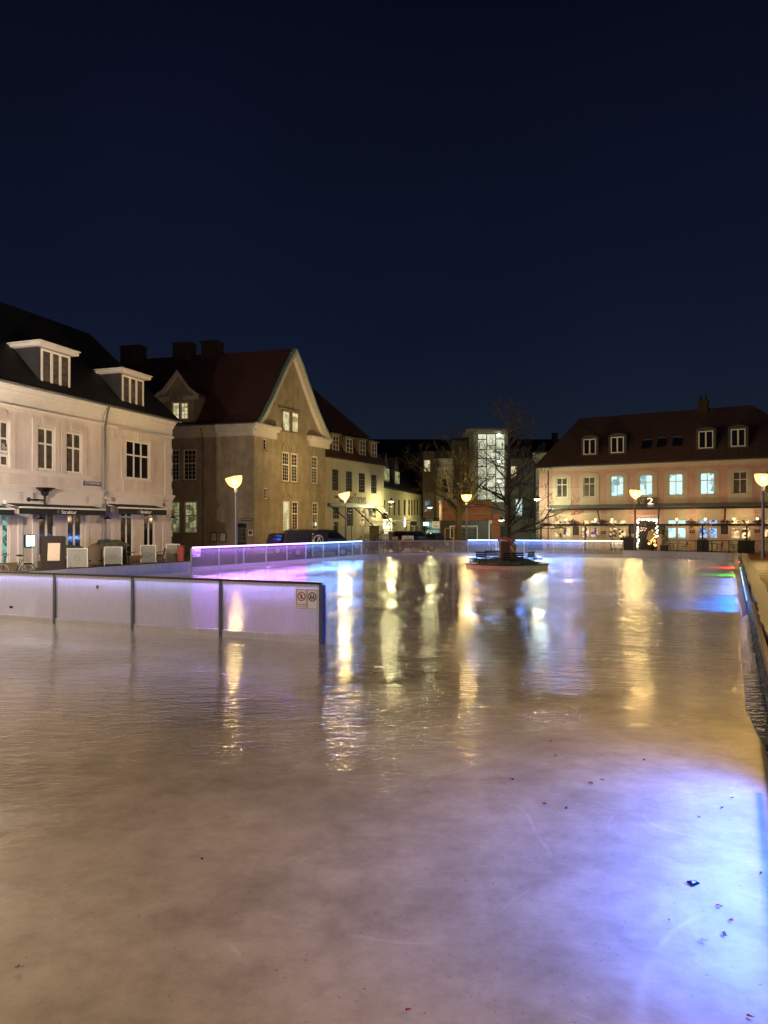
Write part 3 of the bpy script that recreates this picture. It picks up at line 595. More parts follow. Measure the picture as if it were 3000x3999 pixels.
# awnings: cassette, front bar and valance with lettering
def awning(l, r_, label, words=None, zv=3.32):
    Y = -1.05
    x0, x1 = F.st(l, HY, Y)[0], F.st(r_, HY, Y)[0]; zt = F.st((l+r_)/2, 1987, Y)[1]; zb = F.st((l+r_)/2, 2010, Y)[1]
    xa, xb = x0, x1; zw = F.st((l+r_)/2, 1975, 0)[1]
    a = thing('awning', label, 'awning', F.W@Vector((x0,0,zw)), math.atan2(F.D.y,F.D.x), 'dark canvas awnings on the pale corner house'); T = Matrix.Translation((-x0,0,-zw))
    def pt(mb, n_, m_, p_=None): return mb.build(n_, m_, p_ or a, T)
    pt(MB().box(xa,xb,-.26,-.0,zw-.02,zw+.14), 'cassette', CREAM_T)
    pt(MB().slab([(xa+.05,-.26,zw+.03),(xb-.05,-.26,zw+.03),(xb-.05,Y,zt+.03),(xa+.05,Y,zt+.03)],(0,0,-.02)), 'canvas', AWN)
    pt(MB().box(xa,xb,Y-.06,Y,zt-.02,zt+.06), 'front_bar', WHITE_F)
    v = MB(); n = 24
    for i in range(n):
        p, q = xa+(xb-xa)*i/n, xa+(xb-xa)*(i+1)/n; f = lambda k: .012*math.sin(k*1.9)
        v.slab([(p,Y-.03+f(i),zt-.021),(q,Y-.03+f(i+1),zt-.021),(q,Y-.03+f(i+1),zb),(p,Y-.03+f(i),zb)],(0,.01,0))
    va = pt(v, 'valance', AWN)
    ar = MB()
    for xx in (xa+.15, xb-.15): ar.tube((xx,-.05,zw-.03),(xx+.1,-.6,zw-.12),.03).tube((xx+.1,-.6,zw-.12),(xx,Y+.02,zt),.03)
    pt(ar, 'folding_arm', WHITE_F)
    if words:
        FF = Face((0,0),(1,0)); FF.root = a; FF.M = T
        (l2, r2, cl) = words; tx0, tx1 = F.st(l2,HY,Y)[0], F.st(r2,HY,Y)[0]; zz = (zt+zb)/2-.01
        text(FF, 'Struktur', tx0, tx1, zz, Y-.05, LETT, va, h=.19, t=.012, wgt=.008)
        c = F.st(cl,HY,Y)[0]; pt(MB().ring((c,Y-.05,zz),.085,.012,'y',18,4).ring((c+.02,Y-.05,zz-.02),.05,.01,'y',14,4), 'emblem', GREY_F, va)
awning(75, 411, 'wide dark awning with white lettering left of the downpipe', (238,296,226))
awning(461, 650, 'short dark awning with white lettering right of the downpipe', (546,589,538))
awning(-150, 55, 'dark awning without lettering cut by the left edge of the photo')
# wall items on the left house
def on(Fc, name, label, cat, px, py, group=None, y=0):
    x, z = Fc.st(px, py, y); r = thing(name, label, cat, Fc.W@Vector((x,y,z)), math.atan2(Fc.D.y,Fc.D.x), group); r['_s'] = 1; del r['_s']; return r
wl = on(F, 'wall_uplight', 'unlit dark bowl wall lamp on a bracket above the left awning', 'wall lamp', 108, 1951)
MB().lathe([(.001,0),(.12,0),(.12,.1),(.001,.1)], (0,0,0), 12, Matrix.Rotation(math.pi/2,3,'X')).build('wall_plate', DARK_M, wl)
MB().path([(0,-.05,0),(.75,-.35,0)], .04, 8).tube((.75,-.35,-.3),(.75,-.35,.2),.06).build('arm', DARK_M, wl)
MB().lathe([(.06,.2),(.16,.25),(.2,.42),(.5,.6),(.55,.62),(.001,.6)], (.75,-.35,0), 18).build('bowl', DARK_M, wl, smooth=True)
BULBS = glow('small_warm_bulb', (1,.75,.4), 4)
for px, py, lb in ((128,2022,'small black cone lamp under the left awning beside the lit menu box'),(390,2022,'small black cone lamp near the downpipe'),(648,2019,'small black cone lamp at the right corner of the pale house')):
    r = on(F, 'cone_lamp', lb, 'wall lamp', px, py, 'small cone lamps below the awnings')
    MB().path([(-.05,0,-.05),(-.05,-.35,.18),(0,-.55,.2),(0,-.55,.08)], .015).build('arm', DARK_M, r)
    MB().lathe([(.03,.12),(.05,.05),(.2,-.05),(.22,-.07),(.001,-.02)], (0,-.55,0), 16).build('shade', DARK_M, r, smooth=True)
mb_ = on(F, 'menu_box', 'glowing cyan menu case on the pale wall', 'menu case', 113, 2112)
x0, x1, z0, z1 = F.rect(95,2089,132,2137)
hw, hh = (x1-x0)/2, (z1-z0)/2
MB().box(-hw,hw,-.1,0,-hh,hh).build('case', DARK_M, mb_); MB().box(-hw+.03,-.02,-.11,-.101,-hh+.04,hh-.04).box(.02,hw-.03,-.11,-.101,-hh+.04,hh-.04).build('lit_page', glow('menu_glow', (.45,.95,1), 3.2), mb_)
sg = on(F, 'street_name_sign', 'blue street name plate left of the downpipe', 'street sign', 360, 1890)
x0, x1, z0, z1 = F.rect(325,1880,394,1900); hw, hh = (x1-x0)/2, (z1-z0)/2
MB().box(-hw,hw,-.03,0,-hh,hh).build('plate', BLUE_S, sg); FF = Face((0,0),(1,0)); FF.root = sg; text(FF, 'C.M. Classens Gade', -hw+.15, hw-.1, .06, -.033, WHITE_B, sg, h=.13, t=.004); MB().box(-hw+.1,hw-.1,-.033,-.03,-.16,-.12).build('underline', WHITE_B, sg)
al = on(F, 'alarm_box', 'small red alarm box above the right awning', 'alarm box', 636, 1969); MB().box(-.1,.1,-.08,0,-.09,.09).build('cover', RED, al, bevel=.01); MB().ball((0,-.09,0),.03).build('light', BULB if 0 else RED, al)
nm = on(F, 'house_number', 'small plate with house number at the right corner', 'number plate', 659, 2001); MB().box(-.14,.14,-.02,0,-.1,.1).build('plate', DARK_M, nm); FF = Face((0,0),(1,0)); FF.root = nm; text(FF, '62', -.08, .08, 0, -.023, WHITE_B, nm, h=.12, t=.004)
ls = on(F, 'to_let_sign', 'blue and white letting notice in the upper window at the left edge', 'notice', 12, 1758, y=.05)
x0, x1, z0, z1 = F.rect(-6,1734,30,1785,.05); hw, hh = (x1-x0)/2, (z1-z0)/2
MB().box(-hw,hw,-.02,0,0,hh).build('upper_half', mat('navy', (.02,.02,.07), .5), ls); MB().box(-hw,hw,-.02,0,-hh,-.002).build('lower_half', WHITE_B, ls)
FF = Face((0,0),(1,0)); FF.root = ls; text(FF, 'TIL', -.12, .12, hh*.72, -.024, WHITE_B, ls, h=.15, t=.004); text(FF, 'LEJE', -.2, .2, hh*.3, -.024, WHITE_B, ls, h=.15, t=.004); text(FF, 'NYBOLIG', -.25, .25, -hh*.5, -.024, INK, ls, h=.08, t=.004)
HOUSE_L = F

# ---------------------------------------------------------------- terrace of the left house
def local_text(root, s, x0, x1, z, y, m, h, t=.004, M=None, parent=None):
    FF = Face((0,0),(1,0)); FF.root = root; 
    if M is not None: FF.M = M
    return text(FF, s, x0, x1, z, y, m, parent or root, h=h, t=t)
FROST = mat('frosted_screen', (.22,.22,.19), .35, var=.08)
def place_rz(v): return math.atan2(v.y, v.x)
TD = place_rz(HOUSE_L.D)
for (l, t, r_, b, y, lb) in [(267,2141,339,2215,33.5,'frosted glass screen beside the perforated menu board'),(412,2135,474,2202,36.2,'frosted glass screen in front of the covered furniture'),(553,2128,607,2196,39.5,'frosted glass screen right of the round cafe table'),(652,2124,699,2192,42,'frosted glass screen at the right corner of the pale house')]:
    x, _ = at((l+r_)/2, y); w_ = (r_-l)/FPX*y; z1 = EYE-(t-HY)/FPX*y; z0 = EYE-(b-HY)/FPX*y
    r = thing('glass_screen', lb, 'glass screen', (x,y,-.03), math.radians(6), 'frosted screens round the cafe terrace')
    MB().box(-w_/2,w_/2,-.01,.01,z0+.03,z1).build('screen', FROST, r); MB().box(-w_/2-.04,-w_/2,-.03,.03,0,z1+.03).box(w_/2,w_/2+.04,-.03,.03,0,z1+.03).box(-w_/2,w_/2,-.02,.02,z1+.001,z1+.03).build('frame', ALU, r)
    MB().ring((0,-.02,(z0+z1)/2),.12,.008,'y',20,4).build('emblem', GREY_F, r)
# perforated menu board (A frame)
ab = thing('menu_board', 'dark perforated folding board holding a pale menu sheet', 'menu board', (*at(212,30),-.03), math.radians(14))
M1 = Matrix.Rotation(math.radians(-9),4,'X')@Matrix.Translation((0,-.0,0))
def perfor(Mx, nm_):
    b_ = MB(); nx, nz = 7, 15; W_, H_ = .86, 1.72; pw, ph = W_/nx, H_/nz
    for i in range(nx+1): b_.box(-W_/2+i*pw-.045,-W_/2+i*pw+.045,-.02,.02,0,H_)
    for j in range(nz+1): b_.box(-W_/2,W_/2,-.019,.019,j*ph-.04,j*ph+.04)
    return b_.build(nm_, WOOD_D, ab, Mx)
perfor(Matrix.Translation((0,-.33,0))@M1, 'front_board'); perfor(Matrix.Translation((-.12,.42,0))@Matrix.Rotation(math.radians(12),4,'X'), 'rear_board')
MB().box(-.22,.26,-.03,-.021,.7,1.45).build('menu_sheet', mat('menu_paper', (.38,.30,.24), .7), ab, Matrix.Translation((0,-.33,0))@M1)
# small furniture
def bistro_chair(label, loc, rz, group, m=DARK_M):
    c = thing('cafe_chair', label, 'chair', loc, rz, group)
    MB().box(-.21,.21,-.2,.2,.43,.46).build('seat', m, c, bevel=.01)
    b_ = MB(); b_.tube((-.2,.2,.44),(-.2,.27,.86),.014).tube((.2,.2,.44),(.2,.27,.86),.014).tube((-.2,.27,.86),(.2,.27,.86),.014)
    for k in range(4): b_.tube((-.12+k*.08,.21,.46),(-.12+k*.08,.265,.85),.008)
    b_.build('backrest', m, c)
    for sx_ in (-1,1):
        for sy in (-1,1): MB().tube((sx_*.19,sy*.18,.43),(sx_*.22,sy*.22,0),.013).build('leg', m, c)
    a_ = MB()
    for sx_ in (-1,1): a_.tube((sx_*.22,-.16,.44),(sx_*.24,-.16,.64),.012).tube((sx_*.24,-.16,.64),(sx_*.21,.23,.66),.014)
    a_.build('armrest', m, c); return c
def round_table(label, loc, group, top=DARK_M, R_=.35):
    c = thing('cafe_table', label, 'table', loc, 0, group)
    MB().lathe([(.001,.71),(R_,.71),(R_,.74),(.001,.74)], n=24).build('table_top', top, c)
    MB().tube((0,0,.05),(0,0,.71),.03).build('column', DARK_M, c)
    f = MB()
    for k in range(4): a_ = k*math.pi/2+.5; f.tube((0,0,.08),(.3*math.cos(a_),.3*math.sin(a_),.01),.018)
    f.build('foot', DARK_M, c); return c
gL = 'furniture on the left cafe terrace'
round_table('round cafe table between two frosted screens by the pale house', (*at(503,38.5),-.03), gL)
bistro_chair('dark cafe chair left of the round table by the pale house', (*at(475,38.9),-.03), 1.2, gL)
bistro_chair('dark cafe chair near the right corner of the pale house', (*at(625,41.5),-.03), -1.4, gL)
r = thing('wicker_chair', 'tall rounded wicker chair between frosted screens', 'chair', (*at(371,36),-.03), .4)
MB().box(-.3,.3,-.28,.28,.36,.44).build('seat', WOOD_D, r, bevel=.03)
MB().lathe([(.36,.1),(.38,.5),(.37,.9),(.28,1.15),(.001,1.3)], (0,.05,0), 20).build('shell', mat('tan_wicker', (.14,.10,.06), .8, bump=.8, bscale=30), r, smooth=True)
# covered pile
random.seed(9)
def heap(name, label, cat, loc, sx_, sy, sz, m, seed=1, n=14):
    vs = []; fs = []; k = 10
    for j in range(k+1):
        ph = math.pi/2*j/k
        for i in range(n*2):
            t_ = math.pi*i/n; p = Vector((math.cos(t_)*math.cos(ph), math.sin(t_)*math.cos(ph), math.sin(ph)))
            d = 1+.28*mn.noise(p*2.2+Vector((seed*7.1,0,0)))+.12*mn.noise(p*6+Vector((seed,3,0))); vs.append((p.x*sx_*d, p.y*sy*d, p.z*sz*d))
    q = n*2; fs = [[j*q+i, j*q+(i+1)%q, (j+1)*q+(i+1)%q, (j+1)*q+i] for j in range(k) for i in range(q)]
    b_ = MB().add(vs, fs); o = b_.build(name, m, smooth=True); o.location = loc; return tag(o, label, cat) if cat else o
CAMO = mat('patterned_cover', (.06,.065,.05), .7, var=.8, scale=5)
r = thing('covered_table', 'stacked terrace furniture under a rumpled patterned cover', 'covered furniture', (*at(428,38),-.03), 0)
o = heap('cover', None, None, (0,0,.9), .95, .6, .55, CAMO, 3); o.parent = r
MB().box(-.8,.8,-.5,.5,.0,.06).box(-.75,-.68,-.45,.45,.06,.9).box(.68,.75,-.45,.45,.06,.9).box(-.8,.8,-.5,.5,.86,.92).build('table_frame', WOOD_D, r)
r = thing('covered_table', 'lower covered bench heap behind the perforated board', 'covered furniture', (*at(270,36),-.03), 0)
o = heap('cover', None, None, (0,0,.75), .8, .5, .45, CAMO, 5); o.parent = r
MB().box(-.6,.6,-.4,.4,.7,.76).box(-.6,-.53,-.4,.4,0,.7).box(.53,.6,-.4,.4,0,.7).build('table_frame', WOOD_D, r)
# bicycle
bk = thing('bicycle', 'dark bicycle with rear rack parked at the left edge of the photo', 'bicycle', (*at(60,27.5),-.03), math.radians(-8))
for x, nme in ((-.55,'wheel'),(.55,'wheel')):
    wv = MB().ring((x,0,.35),.33,.018,'y',28,6).build(nme, TYRE, bk, smooth=True)
    sp_ = MB()
    for k in range(14): a_ = k*math.pi/7; sp_.tube((x,0,.35),(x+.32*math.cos(a_),0,.35+.32*math.sin(a_)),.003,n=3)
    sp_.ring((x,0,.35),.30,.010,'y',28,5).tube((x,-.05,.35),(x,.05,.35),.03).build('rim', ALU, wv)
MB().path([(-.55,0,.35),(-.42,0,.92),(-.4,0,1.0)],.016).path([(-.44,0,.85),(.03,0,.32),(.18,0,.82)],.0).path([(-.45,0,.8),(.0,0,.30),(.32,0,.85)],.017).path([(.55,0,.35),(.0,0,.30),(.22,0,.86)],.016).build('frame', DARK_M, bk)
MB().path([(.22,0,.78),(.18,0,.98)],.014).build('seat_post', ALU, bk)
MB().lathe([(.001,-.03),(.11,-.02),(.13,.01),(.1,.04),(.001,.05)],(.18,0,1.0),14).build('saddle', DARK_M, bk, smooth=True)
MB().path([(-.42,-.28,1.05),(-.44,-.1,1.0),(-.4,0,1.0),(-.44,.1,1.0),(-.42,.28,1.05)],.014).build('handlebar', ALU, bk)
MB().box(.3,.85,-.08,.08,.74,.755).tube((.35,-.07,.74),(.55,-.04,.37),.008).tube((.8,.07,.74),(.58,.04,.37),.008).box(.84,.87,-.03,.03,.66,.72).build('rear_rack', ALU, bk)
MB().ring((.55,0,.35),.37,.012,'y',28,4).build('mudguard', DARK_M, bk)
MB().ring((0,0,.30),.09,.01,'y',16,4).box(-.01,.16,-.09,-.06,.28,.31).build('crank', DARK_M, bk)
r = thing('waste_bin', 'narrow red bin standing left of the violet lit barrier', 'bin', (*at(707,42),-.03), 0); MB().box(-.16,.16,-.16,.16,0,.95).build('body', RED, r, bevel=.02); MB().box(-.18,.18,-.18,.18,.96,1.02).build('lid', DARK_M, r)

# ---------------------------------------------------------------- beige gabled house
BC = Vector((-10.16,55)); B2 = Vector((-5.37,64.3)); BL = Vector((-10.16-3.7*3.3,58.3))
A = Face(BC, B2).rooted('gabled_house', 'tall beige roughcast house with steep white edged gable and red roof', 'house')
Bf = A.second(BL, BC)
EB = A.st(992, 1680)[1]; GW = A.len
hA = [(1106,1957,1132,2073),(1141,1958,1165,2071),(1221,1962,1242,2069),(1103,1765,1130,1881),(1138,1771,1163,1884),(1218,1782,1241,1890),(1029,1715,1042,1757),(1032,1906,1046,1949)]
RA = [A.rect(*r) for r in hA]
wall(A, 0, GW, -.03, EB, RA, BEIGE_P, 12.2, reveal=.2)
for i, r in enumerate(RA):
    if i < 6: window(A, r, 1, (.58,), WHITE_F, LIT_Y if i == 0 else PANE, y=.03, fw=.11, mw=.12, bars=.28, sill=STONE, label='lower left window of the gable lit inside' if i == 0 else None)
    else: window(A, r, 1, (), WHITE_F, PANE, y=.04, fw=.07, bars=.22, sill=STONE)
def arch(mb, x0, x1, z, y=-.05, f=1.0):
    c = (x0+x1)/2; R_ = (x1-x0)/2; n = 14; o_ = [(c+R_*math.cos(math.pi*k/n), z+R_*f*1.25*math.sin(math.pi*k/n)) for k in range(n+1)]; i_ = [(c+(R_-.1)*math.cos(math.pi*k/n), z+(R_-.1)*f*1.25*math.sin(math.pi*k/n)) for k in range(n+1)]
    for k in range(n): mb.prism([o_[k],o_[k+1],i_[k+1],i_[k]], y, 0)
    mb.prism(i_, y+.035, 0)
for i in range(6):
    dec = MB(); r = RA[i]; arch(dec, r[0]-.06, r[1]+.06, r[3]+.14); dec.box(r[0]-.22,r[1]+.22,-.09,-.051,r[3]+.02,r[3]+.12); A.put(dec, 'window_arch', BEIGE_P)
# gable
def gcurve(pxs): return [A.st(a, b) for a, b in pxs]
LC = gcurve([(1144,1366),(1106,1440),(1060,1545),(1022,1621),(1004,1648),(990,1662)]); RC = gcurve([(1144,1366),(1170,1428),(1191,1492),(1233,1611),(1262,1678),(1285,1722)])
zb_ = EB; LCc = [(max(x,-.12), z) for x, z in LC]
gp = LCc[::-1]+RC[1:]; gp = [(x,z) for x,z in gp]; gpoly = [(0.0,EB)]+[(x,z) for x,z in gp if z > EB+.02]+[(GW,EB)]
A.put(MB().prism(gpoly, 0, .5), 'gable', BEIGE_P)
def band(curve, w_, y0, y1, sgn, m, nm_):
    b_ = MB()
    for (xa,za),(xb,zb) in zip(curve, curve[1:]): b_.prism([(xa,za),(xb,zb),(xb+sgn*w_,zb),(xa+sgn*w_*.9,za-.1)] if 1 else [], y0, y1)
    return A.put(b_, nm_, m)
apx = LC[0]
def band2(curve, w0, w1, y0, y1, m, nm_, off=0):
    b_ = MB(); n = len(curve); c_ = [Vector(p) for p in curve]; nn = []
    for i in range(n):
        d = (c_[min(i+1,n-1)]-c_[max(i-1,0)]).normalized(); q = Vector((-d.y,d.x)); 
        if q.dot(Vector((GW/2, EB+1))-c_[i]) < 0: q = -q
        nn.append(q)
    for i in range(n-1):
        b_.prism([c_[i]+nn[i]*w0,c_[i+1]+nn[i+1]*w0,c_[i+1]+nn[i+1]*w1,c_[i]+nn[i]*w1], y0, y1)
    return A.put(b_, nm_, m)
band2(LC, .0, .30, -.32, .0, BEIGE_T, 'verge_board'); band2(RC, .0, .62, -.32, .0, CREAM_T, 'verge_board')
band2(LC, -.11, -.003, -.40, -.05, COPPER, 'copper_flashing'); band2(RC, -.10, -.003, -.40, .25, COPPER, 'copper_flashing')
kn = MB()
def kneeler(mb, x0, x1, z1, z0, top): mb.box(x0,x1,-.5,0,z1-.22,z1).box(x0,x1-.18 if top else x1,-.38,0,z1-.42,z1-.222).box(x0 if top else x0+.25,x1-.32 if top else x1,-.22,0,z0,z1-.422)
x1_ = A.st(1083,HY)[0]; kneeler(kn, -.42, x1_, EB+.55, EB-.42, True); A.put(kn, 'corner_cornice', CREAM_T); kn = MB()
x0_ = A.st(1199,HY)[0]; kneeler(kn, x0_, GW+.45, EB+.45, EB-.42, False)
A.put(kn, 'corner_cornice', CREAM_T)
for i, q in enumerate([(1100,1607,1127,1684),(1136,1613,1161,1689)]):
    r = A.rect(*q); A.M = A.M@Matrix.Translation((0,-.14,0)); window(A, r, 1, (.45,), WHITE_F, LIT_Y, y=.04, bars=.3, sill=STONE, casing=.07, label='lit window high in the gable' ); A.M = Matrix.Identity(4)
b_ = MB(); r0 = A.rect(1100,1607,1127,1684); r1 = A.rect(1136,1613,1161,1689); b_.box(r0[0]-.4,r1[1]+.4,-.16,-.001,r0[3]+.14,r0[3]+.24); arch(b_, (r0[0]+r1[1])/2-.55, (r0[0]+r1[1])/2+.55, r0[3]+.3)
A.put(b_, 'window_arch', BEIGE_P)
# left flank
hB = [(670,1755,701,1877),(716,1755,767,1875),(670,1959,703,2082),(720,1958,770,2082)]
RB = [Bf.rect(*r) for r in hB]; door = Bf.rect(916,2044,963,2126); door = (door[0],door[1],0,door[3])
BL0 = 0
more = [(RB[1][0]-5.2,RB[1][0]-3.9,RB[1][2],RB[1][3]),(RB[3][0]-5.2,RB[3][0]-3.9,RB[3][2],RB[3][3])]
wall(Bf, -2, Bf.len, -.03, EB, RB+[door]+more, BEIGE_P, .5, name='wall', reveal=.2)
Bf.put(MB().box(-2,Bf.len-1.2,.5,11,-.03,EB), 'rear_wall', BEIGE_P)
for i, r in enumerate(RB+more):
    window(Bf, r, 1, (.55,), WHITE_F, LIT_G if i in (2,3) else PANE, y=.05, fw=.1, mw=.1, bars=.3, sill=STONE)
for r in RB: dec = MB(); arch(dec, r[0]-.04, r[1]+.04, r[3]+.16, f=.8); dec.box(r[0]-.3,r[1]+.3,-.09,-.051,r[3]+.03,r[3]+.13); Bf.put(dec, 'window_arch', BEIGE_P)
d_ = Bf.put(MB().box(door[0],door[1],.12,.17,0,door[3]-.25).prism([(door[0],door[3]-.25),(door[1],door[3]-.25),(door[1],door[3]-.05),((door[0]+door[1])/2,door[3]),(door[0],door[3]-.05)],.11,.17), 'door', BLACK)
window(Bf, (door[0]+.22,door[1]-.05,door[3]-1.45,door[3]-.35), 1, (), GREY_F, PANE_C, y=.06, bars=.3, parent=d_, name='door_window')
Bf.put(MB().box(-2,Bf.len+.38,-.45,0,EB+.28,EB+.5).box(-2,Bf.len+.3,-.3,0,EB-.05,EB+.278).box(-2,Bf.len+.1,-.14,0,EB-.42,EB-.052), 'eave_cornice', BEIGE_T)
# roof: ridge runs from the gable apex backwards along the flank
RZ = apx[1]; RX = apx[0]; back_ = -Bf.len-1
def toB(p): return Bf.W.inverted()@(A.W@Vector(p))
apB = toB((RX,0,RZ)); RS = (apB.y, RZ)
# flank roof with the bell-cast foot
prof = [(-.5,EB+.55),(.0,EB+1.0),(.5,EB+1.65),(1.15,EB+2.75),(apB.y,RZ)]
LCB = [toB((x,0,z)) for x, z in LC[::-1]]
rf = MB(); n_ = len(LCB); far = -3.0
for i in range(n_-1):
    a, b = LCB[i], LCB[i+1]
    rf.slab([(far,a.y,a.z),(a.x,a.y,a.z),(b.x,b.y,b.z),(far,b.y,b.z)],(0,0,.12))
Bf.put(rf, 'roof', TILE)
rf = MB(); RCB = [toB((x,0,z)) for x, z in RC]
for i in range(len(RCB)-1):
    a, b = RCB[i], RCB[i+1]; rf.slab([(far,a.y,a.z),(a.x,a.y,a.z),(b.x,b.y,b.z),(far,b.y,b.z)],(0,0,.1))
Bf.put(rf, 'roof', TILE)
g0 = [toB((x,0,z)) for x, z in LC[::-1]+RC[1:]]
Bf.put(MB().slab([(far-.01,p.y,p.z) for p in g0],(-.2,0,0)), 'end_wall', BEIGE_P)
def chim(l, t, r_, b, y, lb=None):
    x0, x1, z0, z1 = Bf.rect(l,t,r_,b,y); c = Bf.put(MB().box(x0,x1,y,y+1.1,z0-1.2,z1-.25).box(x0-.06,x1+.06,y-.06,y+1.16,z1-.248,z1-.06).box(x0+.1,x1-.1,y+.1,y+1.0,z1-.058,z1), 'chimney', CHIM)
ry_ = apB.y
chim(675,1334,742,1404,ry_-.3); chim(785,1328,850,1394,ry_-.3); chim(470,1346,545,1410,ry_-.3)
# flank dormer
dy = .25; q = (676,1573,737,1638); rr = Bf.rect(*q, dy)
x0, x1 = Bf.rect(628,0,781,1,dy)[:2]; zt0 = Bf.st(640,1552,dy)[1]; zap = Bf.st(699,1448,dy)[1]; cxm = Bf.st(699,HY,dy)[0]; zb0 = Bf.st(700,1650,dy)[1]
x1 = Bf.st(758,HY,dy)[0]
dm = Bf.put(MB().prism([(x0,zb0),(x1,zb0),(x1,zt0),(cxm+.25,zap-.35),(cxm,zap-.2),(cxm-.25,zap-.35),(x0,zt0)], dy, dy+3.2), 'dormer', BEIGE_P)
v = MB()
for sgn, xe in ((-1,x0-.45),(1,x1+.45)):
    xm = cxm+(xe-cxm)*.62; v.slab([(cxm,dy-.3,zap),(xm,dy-.3,zt0+(zap-zt0)*.30),(xm,dy,zt0+(zap-zt0)*.30-.02),(cxm,dy,zap)],(0,0,-.36)); v.slab([(xm,dy-.3,zt0+(zap-zt0)*.30),(xe,dy-.3,zt0+.12),(xe,dy,zt0+.12),(xm,dy,zt0+(zap-zt0)*.30)],(0,0,-.30))
    v.box(min(xe,xe-sgn*1.25),max(xe,xe-sgn*1.25),dy-.34,dy-.002,zt0-.32,zt0-.02)
Bf.put(v, 'dormer_verge', BEIGE_T, dm)
v = MB()
for xe in (x0-.45, x1+.45):
    xm = cxm+(xe-cxm)*.62; zm = zt0+(zap-zt0)*.30
    v.slab([(cxm,dy-.34,zap+.02),(xm,dy-.34,zm+.02),(xm,dy+3.4,zm+.02),(cxm,dy+3.4,zap+.02)],(0,0,.08)); v.slab([(xm,dy-.34,zm+.02),(xe,dy-.34,zt0+.14),(xe,dy+2.4,zt0+.14),(xm,dy+3.4,zm+.02)],(0,0,.08))
Bf.put(v, 'dormer_roof', TILE, dm)
m2 = Bf.M.copy()
for qq in ((676,1573,703,1638),(709,1573,737,1638)):
    r = Bf.rect(*qq, dy); Bf.M = m2@Matrix.Translation((0,dy-.1,0)); window(Bf, r, 1, (), WHITE_F, LIT_Y, y=.03, bars=.3, parent=dm, casing=.05, label='brightly lit dormer window'); Bf.M = m2
xg = Bf.st(790,HY)[0]; Bf.put(MB().tube((-2,-.5,EB+.54),(Bf.len+.3,-.5,EB+.54),.07).tube((xg,-.4,EB+.5),(xg+.1,-.1,EB-.4),.06).tube((xg+.1,-.1,EB-.4),(xg+.1,-.1,0),.06), 'gutter', GREY_M)
# notices and signs on the beige house
for (l, t, r_, b), lb in (((823,2079,849,2117),'framed notice left of the street lamp on the beige wall'),((859,2079,885,2117),'framed notice next to the lamp post on the beige wall')):
    r = on(Bf, 'notice_board', lb, 'notice board', (l+r_)/2, (t+b)/2, 'framed notices on the beige wall'); x0, x1, z0, z1 = Bf.rect(l,t,r_,b); hw, hh = (x1-x0)/2, (z1-z0)/2
    MB().box(-hw,hw,-.06,0,-hh,hh).build('frame', DARK_M, r); pp = MB().box(-hw+.07,hw-.07,-.07,-.061,-hh+.07,hh-.07).build('paper', BEIGE_T, r)
    k = MB(); random.seed(hash(lb)%97)
    for j in range(9): k.box(-hw+.12,-hw+.12+random.uniform(.25,.8)*(2*hw-.24),-.074,-.071,hh-.2-j*.13,hh-.18-j*.13)
    k.build('lines', STONE, pp)
r = on(Bf, 'parking_sign', 'square no parking sign right of the black door', 'road sign', 979, 2081); MB().box(-.2,.2,-.03,0,-.24,.24).build('plate', WHITE_B, r); MB().disc((0,.03),.13,24,-.036,.005).build('disc', mat('sign_blue', (.03,.05,.3), .4), r); MB().ring((0,-.037,.03),.14,.022,'y',24,5).prism([(-.1,.1),(-.07,.13),(.1,-.04),(.07,-.07)],-.045,-.038).build('ring', RED, r)
r = on(Bf, 'street_name_sign', 'blue street name plate above the black door of the beige house', 'street sign', 966, 2029); MB().box(-.5,.5,-.03,0,-.13,.13).build('plate', BLUE_S, r); local_text(r, 'Klostertorvet', -.4, .4, .03, -.033, WHITE_B, .12)

# ---------------------------------------------------------------- white cafe building
C = Face((-5.5,64.9), (-.02,74.3)).rooted('cafe_house', 'cream cafe house with large dark wall lettering and a hipped red roof', 'house')
CL = C.len; EC = 8.5
hC = [(1298,1832,1323,1916),(1352,1840,1376,1921),(1402,1847,1426,1924),(1450,1854,1471,1928),(1301,1979,1326,2027),(1355,1979,1380,2055),(1406,1979,1428,2055),(1452,1979,1472,2025),(1302,2038,1323,2090)]
RCc = [C.rect(*r) for r in hC]; RCc[8] = (RCc[8][0],RCc[8][1],0,RCc[8][3])
wall(C, 0, CL, -.03, EC, RCc, CAFE_P, 10)
for i, r in enumerate(RCc[:8]): window(C, r, 1, (.36,.68), GREY_F if i != 7 else WHITE_F, PANE if i not in (6,7) else (LIT_G if i == 7 else LIT_C), y=.04, bars=.36, label='small lit window' if i == 7 else None)
d_ = C.put(MB().box(RCc[8][0],RCc[8][1],.1,.15,0,RCc[8][3]), 'door', mat('red_brown_door', (.06,.015,.01), .5)); window(C, (RCc[8][0]+.1,RCc[8][1]-.1,.9,RCc[8][3]-.15), 2, (.5,), WOOD_D, PANE, y=.05, parent=d_, name='door_window')
C.put(MB().box(-.1,CL+.1,-.16,0,EC-.16,EC), 'cornice', CAFE_P)
ks = 1.5  # mansard foot then steep upper roof, hipped on the right
zmb = C.st(1268,1677,1.6)[1]
